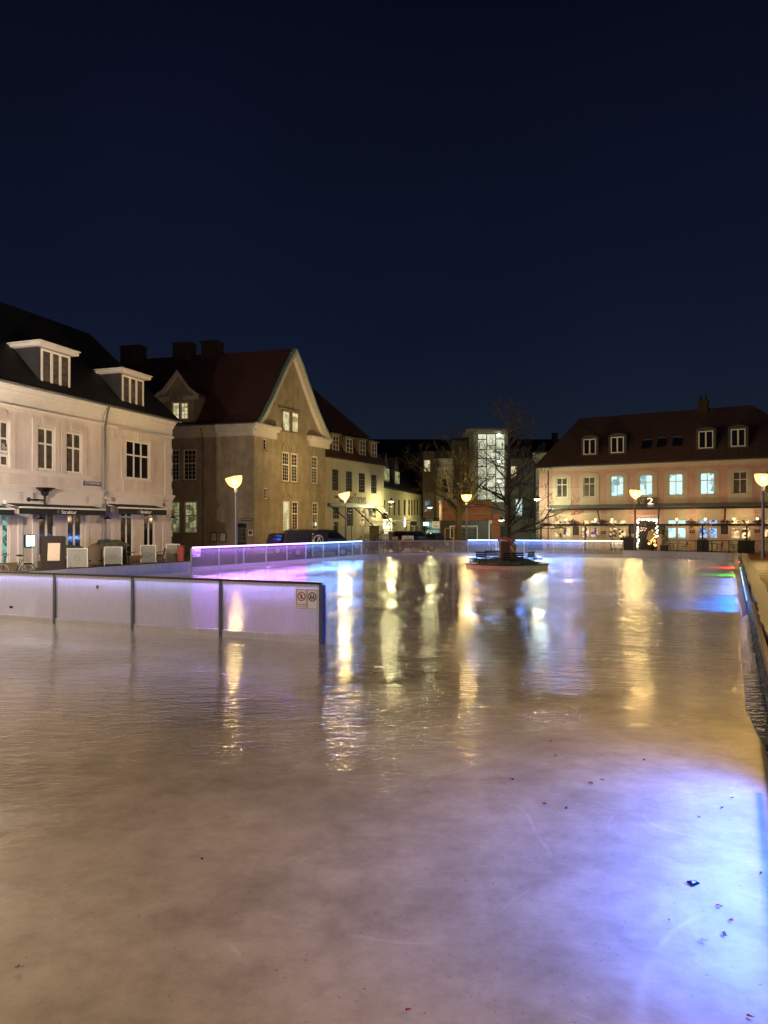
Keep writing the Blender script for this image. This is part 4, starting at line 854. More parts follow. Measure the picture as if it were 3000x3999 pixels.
rf = MB(); rf.slab([(-.2,-.3,EC),(CL+.3,-.3,EC),(CL-.3,1.9,EC+2.9),(-.2,1.9,EC+2.9)],(0,0,.12)).slab([(-.2,1.5,EC+2.95),(CL-.3,1.5,EC+2.95),(CL-5.4,5.2,EC+7.6),(-.2,5.2,EC+7.6)],(0,0,.14)).slab([(CL-.3,1.5,EC+2.95),(CL-.3,9.5,EC+2.95),(CL-5.4,5.2,EC+7.6)],(0,0,.14)).slab([(CL+.3,-.3,EC),(CL+.3,10.2,EC),(CL-.3,9.5,EC+2.95),(CL-.3,1.9,EC+2.9)],(0,0,.12)).slab([(-.2,10,EC),(CL+.3,10,EC),(CL-5.4,5.2,EC+7.6),(-.2,5.2,EC+7.6)],(0,0,.14))
C.put(rf, 'roof', TILE)
C.put(MB().slab([(-.21,0,EC),(-.21,10,EC),(-.21,5.2,EC+7.5),(-.21,1.5,EC+2.9)],(.2,0,0)), 'end_wall', CAFE_P)
for q in [(1298,1701,1322,1775),(1350,1714,1376,1786),(1404,1721,1426,1796),(1450,1731,1470,1804)]:
    r = C.rect(*q, .3); d = C.put(MB().box(r[0]-.12,r[1]+.12,.31,2.6,r[2]-.25,r[3]+.1).box(r[0]-.3,r[1]+.3,.1,2.6,r[3]+.102,r[3]+.2), 'dormer', STONE)
    C.M = Matrix.Translation((0,.19,0)); window(C, r, 2, (.5,), BEIGE_T, PANE_C, y=.04, bars=.4, parent=d); C.M = Matrix.Identity(4)
rowtext(C, 'CAFE', 1307, 1936, 1321, 1946, -.02, INK, wgt=.01); rowtext(C, 'KlosterTorvet', 1327, 1927, 1430, 1965, -.02, INK)
aw = on(C, 'bare_awning', 'open awning frame with three bare diagonal arms on the cream cafe', 'awning', 1279, 1973); T = Matrix.Identity(4)
L0 = C.st(1279)[0]; wid = C.st(1460)[0]-L0
MB().box(0,wid,-.35,-.0,-.12,.22).build('cassette', GREY_M, aw)
for l, r_, b in ((1284,1362,2035),(1374,1459,2054),(1459,1543,2050)):
    xa = C.st(l)[0]-L0; Y = -3.2; xb, zb = C.st(r_, b, Y); za = 0
    MB().box(-.05,.05,-.05,.05,0,1).v
    p0 = Vector((xa,-.25,-.1)); z_w = C.st(1279,1973)[1]; p1 = Vector((xb-L0, Y, zb-z_w))
    MB().tube(p0, p1, .07, .05, 6).build('arm', DARK_M, aw)
r = on(C, 'wall_lantern', 'dark lantern hanging under the awning of the cream cafe', 'lantern', 1450, 1990); MB().path([(0,0,.2),(0,-.4,.25)],.015).box(-.12,.12,-.52,-.28,-.2,.15).build('case', DARK_M, r)

# low street house right of the cafe
D_ = Face((-.02,74.5), (5.3,93)).rooted('low_street_house', 'low yellowish street house with a row of narrow windows and two pointed dormers', 'house')
ED = 6.2
hD = [(px-4,1950+abs(1632-px)*.02,px+4,2013) for px in (1504,1523,1542,1559,1581,1599,1610,1621,1632)]
RD = [D_.rect(*r) for r in hD]
RD += [D_.rect(1601,2056,1617,2075), D_.rect(1621,2056,1636,2075)]
YEL = mat('yellow_wash', (.56,.52,.30), .85, var=.1, bump=.2, stain=.2)
wall(D_, 0, D_.len, -.03, ED, RD, YEL, 9)
for r in RD: window(D_, r, 1, (.66,), STONE, PANE, y=.05, fw=.06)
D_.put(MB().slab([(-.1,-.3,ED),(D_.len,-.3,ED),(D_.len,4.5,ED+4.6),(-.1,4.5,ED+4.6)],(0,0,.12)).slab([(-.1,9.3,ED),(D_.len,9.3,ED),(D_.len,4.5,ED+4.6),(-.1,4.5,ED+4.6)],(0,0,.12)), 'roof', SLATE)
D_.put(MB().slab([(D_.len-.2,0,ED),(D_.len-.2,9,ED),(D_.len-.2,4.5,ED+4.5)],(.1,0,0)).slab([(.1,0,ED),(.1,9,ED),(.1,4.5,ED+4.5)],(-.1,0,0)), 'gable', YEL)
for q in [(1499,1829,1518,1878),(1542,1842,1558,1888)]:
    r = D_.rect(*q, .3); c_ = (r[0]+r[1])/2
    d = D_.put(MB().prism([(r[0]-.15,r[2]-.2),(r[1]+.15,r[2]-.2),(r[1]+.15,r[3]+.1),(c_,r[3]+1.7),(r[0]-.15,r[3]+.1)], .31, 3.2), 'dormer', ZINC)
    D_.M = Matrix.Translation((0,.19,0)); window(D_, r, 2, (.5,), WHITE_F, LIT_G, y=.03, parent=d); D_.M = Matrix.Identity(4)
# signs along that street
r = thing('hanging_sign', 'round dark sign on a bracket beside the lit letter sign', 'sign', (*at(1503,72),EYE+(HY-2015)/FPX*72), 0)
MB().disc((0,0),.36,24,-.06,.12).build('disc', DARK_M, r); MB().ring((0,-.07,0),.36,.03,'y').build('rim', WHITE_B, r); MB().tube((-.5,0,.95),(.8,0,.95),.02).tube((-.15,0,.36),(-.15,0,.95),.012).tube((.15,0,.36),(.15,0,.95),.012).build('bracket', DARK_M, r); MB().box(-.2,.2,-.075,-.06,-.04,.04).build('stripe', WHITE_B, r)
r = thing('letter_sign', 'glowing pale sign with a dark blue letter g', 'sign', (*at(1514,73.2),EYE+(HY-2042)/FPX*73.2), 0)
MB().box(-.47,.47,-.08,0,-.62,.45).build('panel', glow('sign_glow', (1,.98,.62), .85), r); local_text(r, 'g', -.2, .22, -.02, -.09, mat('navy_letter', (.01,.03,.08), .5), .55, .02)
r = thing('shop_awning_sign', 'lit lower sign panel under the letter sign', 'sign', (*at(1520,73),EYE+(HY-2080)/FPX*73), 0); MB().box(-.5,.3,-.06,0,-.35,.3).build('panel', glow('sign_glow2', (1,.96,.6), .7), r); MB().box(-.45,.25,-.07,-.061,.1,.16).build('stripe', INK, r)
r = on(D_, 'projecting_sign', 'small dark sign projecting in front of a blue white wall light', 'sign', 1588, 2044); MB().box(-.3,.3,-1.2,-.6,-.25,.25).build('box', DARK_M, r); MB().tube((0,0,0),(0,-.7,0),.02).build('bracket', DARK_M, r)
r = on(D_, 'wall_light', 'blue white light fitting on the yellowish street wall', 'wall lamp', 1580, 2040); MB().box(-.1,.1,-.12,0,-.5,.5).build('tube', glow('bluewhite', (.5,.7,1), 6), r)

# hanging street lamps
HL = glow('hanging_shade_glow', (1,.95,.45), 3.5)
def hang(px, py, y, lb, e_, col=(1,.9,.42)):
    x = (px-CX)/FPX*y; z = EYE+(HY-py)/FPX*y; r = thing('hanging_lamp', lb, 'hanging lamp', (x,y,z), 0, 'bell shaped lamps hung over the streets')
    MB().lathe([(.08,.35),(.1,.2),(.3,.08),(.34,0)], n=18).build('shade', GREY_M, r, smooth=True); MB().lathe([(.001,-.14),(.2,-.12),(.31,-.04),(.32,-.005),(.001,.0)], n=18).build('diffuser', HL, r, smooth=True); MB().tube((0,0,.35),(0,0,1.1),.012).tube((-4,0,1.1),(4,0,1.1),.01).build('wire', DARK_M, r)
    ld = bpy.data.lights.new('hang_light', 'POINT'); ld.energy = e_; ld.color = col; ld.shadow_soft_size = .15; q = bpy.data.objects.new('hang_light', ld); COL.objects.link(q); q.parent = r; q.location = (0,0,-.35)
hang(1528,1957,72,'bell shaped hanging lamp over the street beside the cream cafe',500); hang(1679,1981,84,'bell shaped hanging lamp in front of the brown bay',350); hang(2099,1948,66,'bell shaped hanging lamp at the left corner of the pink house',500,(1,1,.6))
hang(1958,2030,74,'small hanging lamp right of the orange brick shop',350,(.9,1,.75))

# ---------------------------------------------------------------- buildings across the far end
def flat_face(px0, px1, y): return Face(at(px0,y), at(px1,y))
def zpx(py, y): return EYE+(HY-py)/FPX*y
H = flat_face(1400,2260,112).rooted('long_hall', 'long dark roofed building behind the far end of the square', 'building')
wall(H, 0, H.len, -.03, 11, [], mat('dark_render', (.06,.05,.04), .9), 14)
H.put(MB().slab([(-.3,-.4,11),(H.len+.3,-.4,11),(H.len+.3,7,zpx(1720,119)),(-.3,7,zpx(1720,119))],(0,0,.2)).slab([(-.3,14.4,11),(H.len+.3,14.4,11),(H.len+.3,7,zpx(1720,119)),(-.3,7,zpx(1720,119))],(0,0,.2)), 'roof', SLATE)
H.put(MB().box(H.st(2195)[0],H.st(2215)[0],6,7,14,zpx(1690,118)), 'chimney', STONE)
Bb = flat_face(1652,1697,90).rooted('brown_bay_house', 'narrow dark brown panelled bay above a teal lit shop', 'building')
q = [Bb.rect(1656,1796,1681,1843), Bb.rect(1658,1951,1683,1998)]
BROWN = mat('brown_cladding', (.085,.04,.03), .6, var=.2)
wall(Bb, 0, Bb.len, zpx(2024,90), zpx(1762,90), q, BROWN, 3)
window(Bb, q[0], 1, (.35,), WHITE_F, LIT_Y, y=.04, label='lit upper window'); window(Bb, q[1], 1, (.4,), DARK_M, lit('bluish_room', (.05,.07,.09), (.25,.33,.4), .6, 2), y=.04, label='bluish lit lower window')
Bb.put(MB().box(-.1,Bb.len+3,3,12,-.03,zpx(1762,90)+.3), 'rear_wall', mat('dark_render2', (.05,.04,.035), .9))
Cb = flat_face(1660,1768,92.5).rooted('cream_town_house', 'cream town house with a teal lit shopfront and a pale opening hours board', 'building')
q = [Cb.rect(1725,1870,1752,1924), (Cb.rect(1664,2060,1718,2104)[0],Cb.rect(1664,2060,1718,2104)[1],.2,zpx(2066,92.5)), (Cb.rect(1664,2060,1718,2104)[0],Cb.rect(1664,2060,1718,2104)[1],zpx(2062,92.5),zpx(2038,92.5))]
wall(Cb, 0, Cb.len, -.03, zpx(1825,92.5), q, CAFE_P, 12)
window(Cb, q[0], 1, (), STONE, PANE, y=.05); window(Cb, q[1], 4, (.6,), DARK_M, LIT_T, name='shop_window', label='teal lit shop window'); window(Cb, q[2], 1, (), DARK_M, LIT_T, name='shop_window', label='teal lit band above the shop window')
Cb.put(MB().box(-.1,Cb.len+.1,-.3,0,zpx(1836,92.5),zpx(1825,92.5)+.1).box(-.1,Cb.len+.1,.2,12,zpx(1825,92.5)+.12,zpx(1790,92.5)), 'cornice', CREAM_T); Cb.put(MB().box(0,Cb.len,-.25,0,zpx(2031,92.5),zpx(2024,92.5)), 'shop_band', CREAM_T)
r = thing('opening_board', 'pale board reading open on its lower line beside the teal shop', 'sign', (*at(1702,91.2),zpx(2050,91.2)), 0); MB().box(-.5,.5,-.06,0,-.46,.46).build('board', glow('board_glow', (.6,.55,.35), .35), r); local_text(r, 'ÅBEN', -.33, .33, -.12, -.07, INK, .3, .01); local_text(r, 'HVIS DØREN ER', -.45, .45, .25, -.07, INK, .1, .01); MB().box(-.3,.5,-.05,0,.52,.95).build('bracket_box', BLACK, r)
r = thing('shop_sign', 'rounded bright cyan shop sign on the teal shopfront', 'sign', (*at(1666,90.5),zpx(2046,90.5)), 0); MB().box(-.42,.25,-.3,-.2,-.22,.22).build('lit_panel', glow('cyan_sign', (.55,1,.95), 3), r, bevel=.1); MB().box(-.46,.29,-.2,-.12,-.26,.26).build('housing', DARK_M, r, bevel=.05)
Mb = flat_face(1764,1858,94).rooted('grey_infill_house', 'dark grey house between the cream house and the glazed stair tower', 'building')
q = [Mb.rect(1826,1726,1850,1800), Mb.rect(1826,1822,1852,1900), Mb.rect(1790,1830,1812,1890)]
wall(Mb, 0, Mb.len, -.03, zpx(1722,94), q, mat('grey_render', (.13,.105,.08), .85, var=.15), 12)
for r in q: window(Mb, r, 1, (.5,), WOOD_D, PANE)
Mb.put(MB().box(-.1,Mb.len,-.05,0,zpx(1802,94),zpx(1798,94)).box(0,Mb.len,-.3,12,zpx(1722,94)+.02,zpx(1718,94)+.2), 'roof', SLATE)
T_ = flat_face(1851,1989,86).rooted('stair_tower', 'tall glazed stair tower glowing pale green white with a flat roof', 'tower')
zt, zb = zpx(1693,86), 0
g0 = T_.st(1866)[0]; g1 = T_.st(1972)[0]
TW = mat('tower_render', (.50,.50,.44), .8, var=.06)
wall(T_, 0, T_.len, -.03, zpx(1687,86), [(g0,g1,zpx(1960,86),zt)], TW, 5)
T_.put(MB().box(-1.0,T_.len+.6,-.7,5.5,zpx(1686,86)+.01,zpx(1678,86)+.0).box(-.5,T_.len+.3,-.4,5.3,zpx(1678,86)+.005,zpx(1676,86)+.1), 'roof_slab', mat('slab_grey', (.3,.3,.26), .7))
gz = T_.put(MB().box(g0,g1,.1,.14,zpx(1960,86),zt), 'glazing', LIT_ST)
fr = MB(); gx = [g0+(g1-g0)*k/3 for k in range(4)]
for k in gx: fr.box(k-.05,k+.05,.03,.09,zpx(1960,86),zt)
cellrows = [[1716,1755,1790,1822,1868,1905],[1740,1790,1852,1860,1905],[1714,1754,1822,1870,1905]]
for c_, rowz in enumerate(cellrows):
    for py in rowz: z = zpx(py,86); fr.box(gx[c_]+.05,gx[c_+1]-.05,.035,.085,z-.05,z+.05)
fr.box(g0,g1,.02,.095,zt-.08,zt)
T_.put(fr, 'glazing_bars', DARK_M)
fl = MB()
for py in (1752,1824,1868,1905): z = zpx(py,86); fl.prism([(gx[0]+.2,z-1.6),(gx[0]+.35,z-1.6),(gx[1]+.9,z),(gx[1]+.7,z)], .088, .097)
for px, py, s in ((1949,1700,1),(1951,1802,1),(1951,1880,.8)): T_.put(MB().ball((T_.st(px)[0],.02,zpx(py,86)),.28*s,10,.6), 'ceiling_light', glow('stair_light', (1,1,.85), 5))
Ob = flat_face(1727,1951,80).rooted('brick_shop', 'orange brick low building with dark brown shopfront and a chalk style board', 'shop')
x0 = Ob.st(1727)[0]; x1 = Ob.st(1920)[0]
wall(Ob, 0, x1, -.03, zpx(1955,80), [], BRICK_O, 4)
Ob.put(MB().box(x1+.01,Ob.len,-.5,4,-.03,zpx(2007,80)), 'brick_pier', BRICK_O)
Ob.put(MB().box(-.1,x1+.05,-.1,4.1,zpx(1955,80)+.001,zpx(1952,80)+.06).box(0,x1,-.06,0,zpx(2005,80)-.05,zpx(2005,80)+.05), 'coping', STONE)
xs = Ob.st(1719)[0]; xe = Ob.st(1906)[0]
Ob.put(MB().box(xs,xe,-.35,-.01,-.03,zpx(2033,80)), 'shopfront', mat('dark_brown_panel', (.035,.022,.018), .5, var=.2))
Ob.put(MB().box(xe+.01,xe+.16,-.4,-.01,-.03,zpx(2033,80)).box(xe+.4,xe+.6,-.4,-.01,-.03,zpx(2033,80)).box(xe+.16,xe+.4,-.4,-.01,zpx(2045,80),zpx(2033,80)), 'door_frame', CREAM_T)
Ob.put(MB().box(xe+.16,xe+.4,-.3,-.25,-.03,zpx(2045,80)), 'door', BLACK)
bx = Ob.rect(1757,2053,1866,2110,-.4); bd = Ob.put(MB().box(bx[0]+.1,bx[1]-.1,-.40,-.36,bx[2],bx[3]-.1), 'price_board', BLACK)
Ob.put(MB().box(bx[0],bx[0]+.1,-.45,-.36,bx[2]-.2,bx[3]).box(bx[1]-.1,bx[1],-.45,-.36,bx[2]-.2,bx[3]).box(bx[0]+.1,bx[1]-.1,-.45,-.36,bx[3]-.1,bx[3]).box(bx[0]+.1,bx[1]-.1,-.45,-.36,bx[2]-.15,bx[2]-.02), 'board_frame', CREAM_T, bd)
text(Ob, 'Lund Begravelsens Dommers Kontor', bx[0]+.3, bx[1]-.3, bx[3]-.25, -.41, CREAM_T, bd, h=.13, t=.01)
ln_ = MB(); random.seed(3)
for k in range(7):
    z = bx[3]-.5-k*.16; ln_.box(bx[0]+.3,bx[0]+.3+random.uniform(1,1.8),-.41,-.401,z,z+.03).box(bx[0]+1.9,bx[1]-random.uniform(.25,.6),-.41,-.401,z,z+.03)
Ob.put(ln_, 'board_lines', STONE, bd)
nv = MB()
for k in range(8): a_ = Ob.st(1850+k*8)[0]; nv.box(a_,a_+.12,-.012,-.001,zpx(1972,80),zpx(1966,80))
Ob.put(nv, 'vents', BLACK)
r = thing('tube_stand', 'yellow tubular frame left of the left tree', 'frame', (*at(1756,62),-.03), 0)
zt_ = zpx(2063,62)+.03; MB().path([(-.4,0,0),(-.4,0,zt_-.08),(-.32,0,zt_),(.3,0,zt_),(.38,0,zt_-.08),(.38,0,0)],.03).tube((-.4,0,.8),(.38,0,.8),.025).build('tube_frame', mat('yellow_paint', (.5,.25,.03), .5), r); MB().box(.2,.36,-.05,.05,.9,1.2).build('handle', mat('orange_p', (.5,.15,.02), .5), r)
Gb = flat_face(1989,2094,84).rooted('grey_green_house', 'grey green house with a recessed balcony and a bright balcony door', 'building')
zs = lambda p: zpx(p,84)
bal = (Gb.st(1992)[0],Gb.st(2082)[0],zs(2019),zs(1935)); wn = Gb.rect(1994,1818,2019,1868)
GG = mat('grey_green_render', (.20,.21,.18), .85, var=.12, stain=.15)
wall(Gb, 0, Gb.len, -.03, zs(1792), [bal,wn], GG, 10, reveal=1.2)
window(Gb, wn, 1, (), STONE, LIT_Y, y=.05, label='warm lit window')
dr = Gb.rect(2020,1946,2047,2016); window(Gb, dr, 1, (.5,), WHITE_F, LIT_W, y=1.0, name='balcony_door', label='brightly lit balcony door')
rl = MB(); rl.box(bal[0],bal[1],-.1,-.05,bal[2]+1.0,bal[2]+1.05)
k = bal[0]
while k < bal[1]: rl.box(k,k+.025,-.09,-.06,bal[2],bal[2]+1.0); k += .13
Gb.put(rl, 'balcony_rail', DARK_M); Gb.put(MB().box(bal[0]-.1,bal[1]+.1,-.15,-.001,bal[2]-.25,bal[2]-.02).box(0,Gb.len,-.12,-.001,zs(1915)-.1,zs(1915)+.1), 'balcony_slab', STONE)
Gb.put(MB().box(Gb.st(1953)[0]-0,Gb.st(1974)[0],-.05,0,-.03,zs(2054)), 'door', mat('slate_door', (.04,.06,.06), .5))
Gb.put(MB().slab([(-.2,-.3,zs(1792)),(Gb.len,-.3,zs(1792)),(Gb.st(2040)[0],3.5,zs(1700)),(-.2,3.5,zs(1700))],(0,0,.15)).slab([(Gb.len,-.3,zs(1792)),(Gb.len,9,zs(1792)),(Gb.st(2040)[0],3.5,zs(1700))],(0,0,.15)), 'roof', SLATE)
Wb = Face(at(2092,80), (at(2092,80)[0]+1.6, 76)).rooted('pale_end_house', 'narrow pale end wall between the grey green house and the pink house', 'building')
zw = lambda p: zpx(p,79)
wall(Wb, 0, Wb.len, -.03, zw(1800), [], TW, 6)
Wb.put(MB().prism([(-.2,zw(1800)+.0),(-.2,zw(1765)),(Wb.len+1.5,zw(1800)+.5),(Wb.len+1.5,zw(1815))],-.25,5), 'gable', TW)
Wb.put(MB().slab([(-.3,-.5,zw(1764)+.0),(Wb.len+1.6,-.5,zw(1800)+.55),(Wb.len+1.6,5.2,zw(1800)+.55),(-.3,5.2,zw(1764))],(0,0,.12)), 'roof', SLATE)
Wb.put(MB().tube((.05,-.12,0),(.05,-.12,zw(1766)),.06), 'downpipe', DARK_M)
r = thing('roof_flue', 'pale metal roof flue with a pointed cap beside the pink roof', 'flue', (*at(2122,100),zpx(1775,100)), 0); MB().box(-.2,.2,-.2,.2,-1.5,1.1).build('shaft', TW, r); MB().prism([(-.35,1.1),(.4,1.3),(.0,1.75)],-.3,.3).build('cap', TW, r)

# ---------------------------------------------------------------- pink cafe house
p1 = Vector(at(2106,69)); pd = Vector((1.71,-1)).normalized(); K = Face(p1, p1+pd*24).rooted('pink_cafe_house', 'long pink cafe house with cream arched window surrounds and a brown tiled roof', 'house')
EK = K.st(2106,1828)[1]; KL = K.len
up = [(2173,1866,2217,1943),(2279,1861,2325,1941),(2385,1858,2436,1941),(2497,1854,2549,1937),(2612,1848,2668,1933),(2734,1845,2791,1933),(2861,1842,2919,1927),(2990,1838,3052,1924)]
lw = [(2164,2034,2231,2107),(2270,2034,2338,2107),(2377,2032,2448,2105),(2606,2027,2682,2103),(2728,2025,2805,2103),(2851,2022,2935,2100),(2982,2020,3060,2100)]
RU = [K.rect(*r) for r in up]; RL = [K.rect(*r) for r in lw]; dr = K.rect(2494,2030,2567,2145); dr = (dr[0],dr[1],0,dr[3])
zsil = sum(r[2] for r in RU)/8; ztop = sum(r[3] for r in RU)/8; RU = [(r[0],r[1],zsil,ztop) for r in RU]
zl0 = sum(r[2] for r in RL)/7; zl1 = sum(r[3] for r in RL)/7; RL = [(r[0],r[1],zl0,zl1) for r in RL]
wall(K, 0, KL, -.03, EK, RU+RL+[dr], PINK_P, 10, reveal=.12)
zaw = K.st(2400,1990)[1]
for i, r in enumerate(RU):
    sur = MB()
    w0 = .38; a, b = r[0]-w0, r[1]+w0; c = (a+b)/2; n = 12
    zz = r[3]+.10; ar = [(a+(b-a)*j/n, zz+.28*(1-((2*j/n-1)**2))) for j in range(n+1)]
    # ring of strips round the opening
    sur.prism([(a,zaw+.45),(r[0],zaw+.45),(r[0],zz),(a,zz)], -.04, -.001); sur.prism([(r[1],zaw+.45),(b,zaw+.45),(b,zz),(r[1],zz)], -.04, -.001)
    sur.prism([(r[0],zaw+.45),(r[1],zaw+.45),(r[1],r[2]),(r[0],r[2])], -.04, -.001)
    sur.prism([(r[0],r[3]),(r[1],r[3]),(r[1],zz),(r[0],zz)], -.04, -.001); sur.prism([(a,zz)]+ar[::1]+[(b,zz)], -.04, -.001)
    wd = window(K, r, 2, (.66,), WHITE_F, LIT_B if i in (2,3,4,5) else PANE_C, y=.03, fw=.08, mw=.07, label='cyan lit upper window' if i in (2,3,4,5) else None)
    K.put(sur, 'window_surround', PINK_T)
    # curved head and sill
    x0, x1 = r[0], r[1]; hd = MB(); n = 10
    for j in range(n):
        t0, t1 = x0+(x1-x0)*j/n, x0+(x1-x0)*(j+1)/n; f = lambda t: r[3]+.01-.17*((2*(t-x0)/(x1-x0)-1)**2)
        hd.prism([(t0,f(t0)),(t1,f(t1)),(t1,r[3]+.012),(t0,r[3]+.012)], -.038, .028)
    K.put(hd, 'arched_head', PINK_T, wd); K.put(MB().box(x0-.12,x1+.12,-.12,-.041,r[2]-.12,r[2]-.01), 'sill', PINK_T, wd)
K.put(MB().box(-.1,KL+.1,-.3,0,EK-.12,EK).box(-.05,KL,-.18,0,EK-.24,EK-.122).box(-.02,KL,-.1,0,EK-.36,EK-.242), 'cornice', PINK_T); K.put(MB().box(0,KL,-.07,0,zaw+.28,zaw+.42), 'string_course', PINK_T)
for r in RL:
    w0 = .2; lwr = MB(); lwr.box(r[0]-w0,r[0]-.002,-.035,-.001,0,zl1+1.0).box(r[1]+.002,r[1]+w0,-.035,-.001,0,zl1+1.0).box(r[0]-.002,r[1]+.002,-.035,-.001,zl1,zl1+1.0).box(r[0]-.002,r[1]+.002,-.035,-.001,0,zl0); K.put(lwr, 'window_surround', PINK_T)
for i, r in enumerate(RL): window(K, r, 2, (.62,), PINK_T, [LIT_C,LIT_C,LIT_C,LIT_B,LIT_CB,LIT_C,LIT_C][i], y=.02, fw=.10, mw=.2, label='lit cafe window' if i not in (3,4) else 'blue lit cafe window')
K.put(MB().box(0,KL,-.09,0,zaw-.62,zaw-.5).box(0,KL,-.05,0,zaw-.9,zaw-.86), 'string_course', PINK_T)
d_ = K.put(MB().box(dr[0],dr[1],.1,.14,0,dr[3]), 'doorway', mat('doorway_dark', (.02,.016,.012), .4))
# roof
xr0 = K.st(2265,HY,5)[0]; zr = K.st(2265,1639,5)[1]; xr1 = K.st(2937,HY,5)[0]
rf = MB(); rf.slab([(-.4,-.45,EK),(KL+.4,-.45,EK),(xr1,5,zr),(xr0,5,zr)],(0,0,.14)).slab([(-.4,10.4,EK),(-.4,-.45,EK),(xr0,5,zr)],(0,0,.14)).slab([(KL+.4,-.45,EK),(KL+.4,10.4,EK),(xr1,5,zr)],(0,0,.14)).slab([(KL+.4,10.4,EK),(-.4,10.4,EK),(xr0,5,zr),(xr1,5,zr)],(0,0,.14))
K.put(rf, 'roof', TILE_BR)
K.put(MB().tube((-.4,-.5,EK+.02),(KL+.4,-.5,EK+.02),.07).tube((K.st(2142)[0],-.12,EK-.1),(K.st(2142)[0],-.12,0),.05), 'gutter', GREY_M)
def slk(y): return EK+.14+(zr-EK)*(y+.45)/5.45
for q in [(2279,1714,2328,1775),(2386,1706,2437,1769),(2728,1683,2786,1751),(2854,1675,2912,1744)]:
    y0 = 1.0
    for _ in range(6): r = K.rect(*q, y0); y0 += (r[2]-.15-slk(y0))/((zr-EK)/5.45)*.7
    r = K.rect(*q, y0); c = (r[0]+r[1])/2; n = 8; a, b = r[0]-.22, r[1]+.22
    top = [(a+(b-a)*j/n, r[3]+.15+.22*(1-(2*j/n-1)**2)) for j in range(n+1)]
    d = K.put(MB().prism([(a,r[2]-.35),(b,r[2]-.35)]+top[::-1], y0+.02, y0+2.4), 'dormer', ZINC)
    K.M = Matrix.Translation((0,y0-.08,0)); window(K, r, 2, (), WHITE_F, PANE, y=.03, fw=.09, mw=.12, parent=d); K.M = Matrix.Identity(4)
for q in [(2504,1707,2541,1754),(2565,1702,2598,1747),(2625,1699,2661,1744)]:
    y0 = 2.0
    for _ in range(6): r = K.rect(*q, y0); y0 += (r[2]-slk(y0))/((zr-EK)/5.45)*.5
    r = K.rect(*q, y0); sl = (zr-EK)/5.45; h = .9; n_ = Vector((0,-sl,1)).normalized()*.16
    def P_(x, d): return Vector((x, y0+d, slk(y0)+sl*d))
    fr = MB().slab([P_(r[0],0)+n_*.0,P_(r[1],0),P_(r[1],h),P_(r[0],h)], n_); so = K.put(fr, 'skylight', DARK_M)
    K.put(MB().slab([P_(r[0]+.07,.07)+n_*1.02,P_(r[1]-.07,.07)+n_*1.02,P_(r[1]-.07,h-.1)+n_*1.02,P_(r[0]+.07,h-.1)+n_*1.02], n_*.05), 'pane', PANE, so); K.put(MB().slab([P_(r[0],h-.09)+n_*1.01,P_(r[1],h-.09)+n_*1.01,P_(r[1],h)+n_*1.01,P_(r[0],h)+n_*1.01], n_*.2), 'top_cover', ALU, so)
ch = K.st(2747,HY,5)[0]; K.put(MB().box(ch-.42,ch+.42,4.5,5.4,zr-.8,zr+.75).box(ch-.5,ch+.5,4.42,5.48,zr+.752,zr+.9).tube((ch-.2,4.9,zr+.9),(ch-.2,4.9,zr+1.35),.13,.1,10).tube((ch+.2,4.9,zr+.9),(ch+.2,4.9,zr+1.35),.13,.1,10), 'chimney', CHIM)
# canopy strip, arms and front bar
cn = on(K, 'terrace_canopy', 'corrugated strip canopy with sloping arms and a dark front bar over the pink terrace', 'canopy', 2146, 1990)
X0 = K.st(2146)[0]; CW = KL-X0-.3
cz = MB(); n = int(CW/.09)
for i in range(n):
    a, b = i*.09, (i+1)*.09; f = lambda k: .03*(k%2)
    cz.slab([(a,-.0,.42+f(i)),(b,-.0,.42+f(i+1)),(b,-.75,.08+f(i+1)),(a,-.75,.08+f(i))],(0,0,-.012))
cz.build('corrugated_sheet', mat('zinc_sheet', (.30,.30,.29), .35, metal=.6), cn)
MB().box(0,CW,-.78,-.68,-.12,.05).box(0,CW,-.68,0,-.1,-.06).build('cassette', DARK_M, cn)
FB = -3.6; zfb = K.st(2500,2050,FB)[1]-K.st(2146,1990)[1]
xf0 = K.st(2110,HY,FB)[0]-X0; 
fbar = MB().box(xf0,CW,FB-.07,FB+.07,zfb-.09,zfb+.10).build('front_bar', DARK_M, cn)
zcaf = K.st(2146,1990)[1]
for px in (2170,2340,2580,2835,3010):
    xa = K.st(px)[0]-X0; xb = xa-.0
    xq = K.st({2170:2112,2340:2345,2580:2570,2835:2830,3010:3010}[px],HY,FB)[0]-X0
    if px == 2170: xa = .3
    MB().tube((xa,-.72,-.02),(xq,FB+.05,zfb+.05),.07,.06,6).build('arm', DARK_M if px != 2580 else GREY_M, cn)
for px in (2113,2286,2462,2744,2917):
    xx = K.st(px,HY,FB)[0]-X0; MB().box(xx-.06,xx+.06,FB-.05,FB+.05,-zcaf,zfb-.091).build('post', DARK_M, cn)
for l, r_ in ((2154,2176),(2264,2287),(2378,2400),(2499,2525),(2625,2652),(2755,2782),(2892,2920)):
    xa, xb = K.st(l,HY,FB)[0]-X0, K.st(r_,HY,FB)[0]-X0; d = xb-xa
    local_text(cn, 'CAFE Vi', xa, xa+d*.66, zfb-.01, FB-.075, CLEAR_W, .09, .006, parent=fbar); local_text(cn, '2', xa+d*.72, xb, zfb+.02, FB-.075, CLEAR_W, .16, .006, parent=fbar)
sgn = on(K, 'cafe_sign', 'dark square cafe sign with a large glowing numeral two', 'sign', 2529, 1958); x0, x1, z0, z1 = K.rect(2491,1942,2567,1974); hw, hh = (x1-x0)/2, (z1-z0)/2
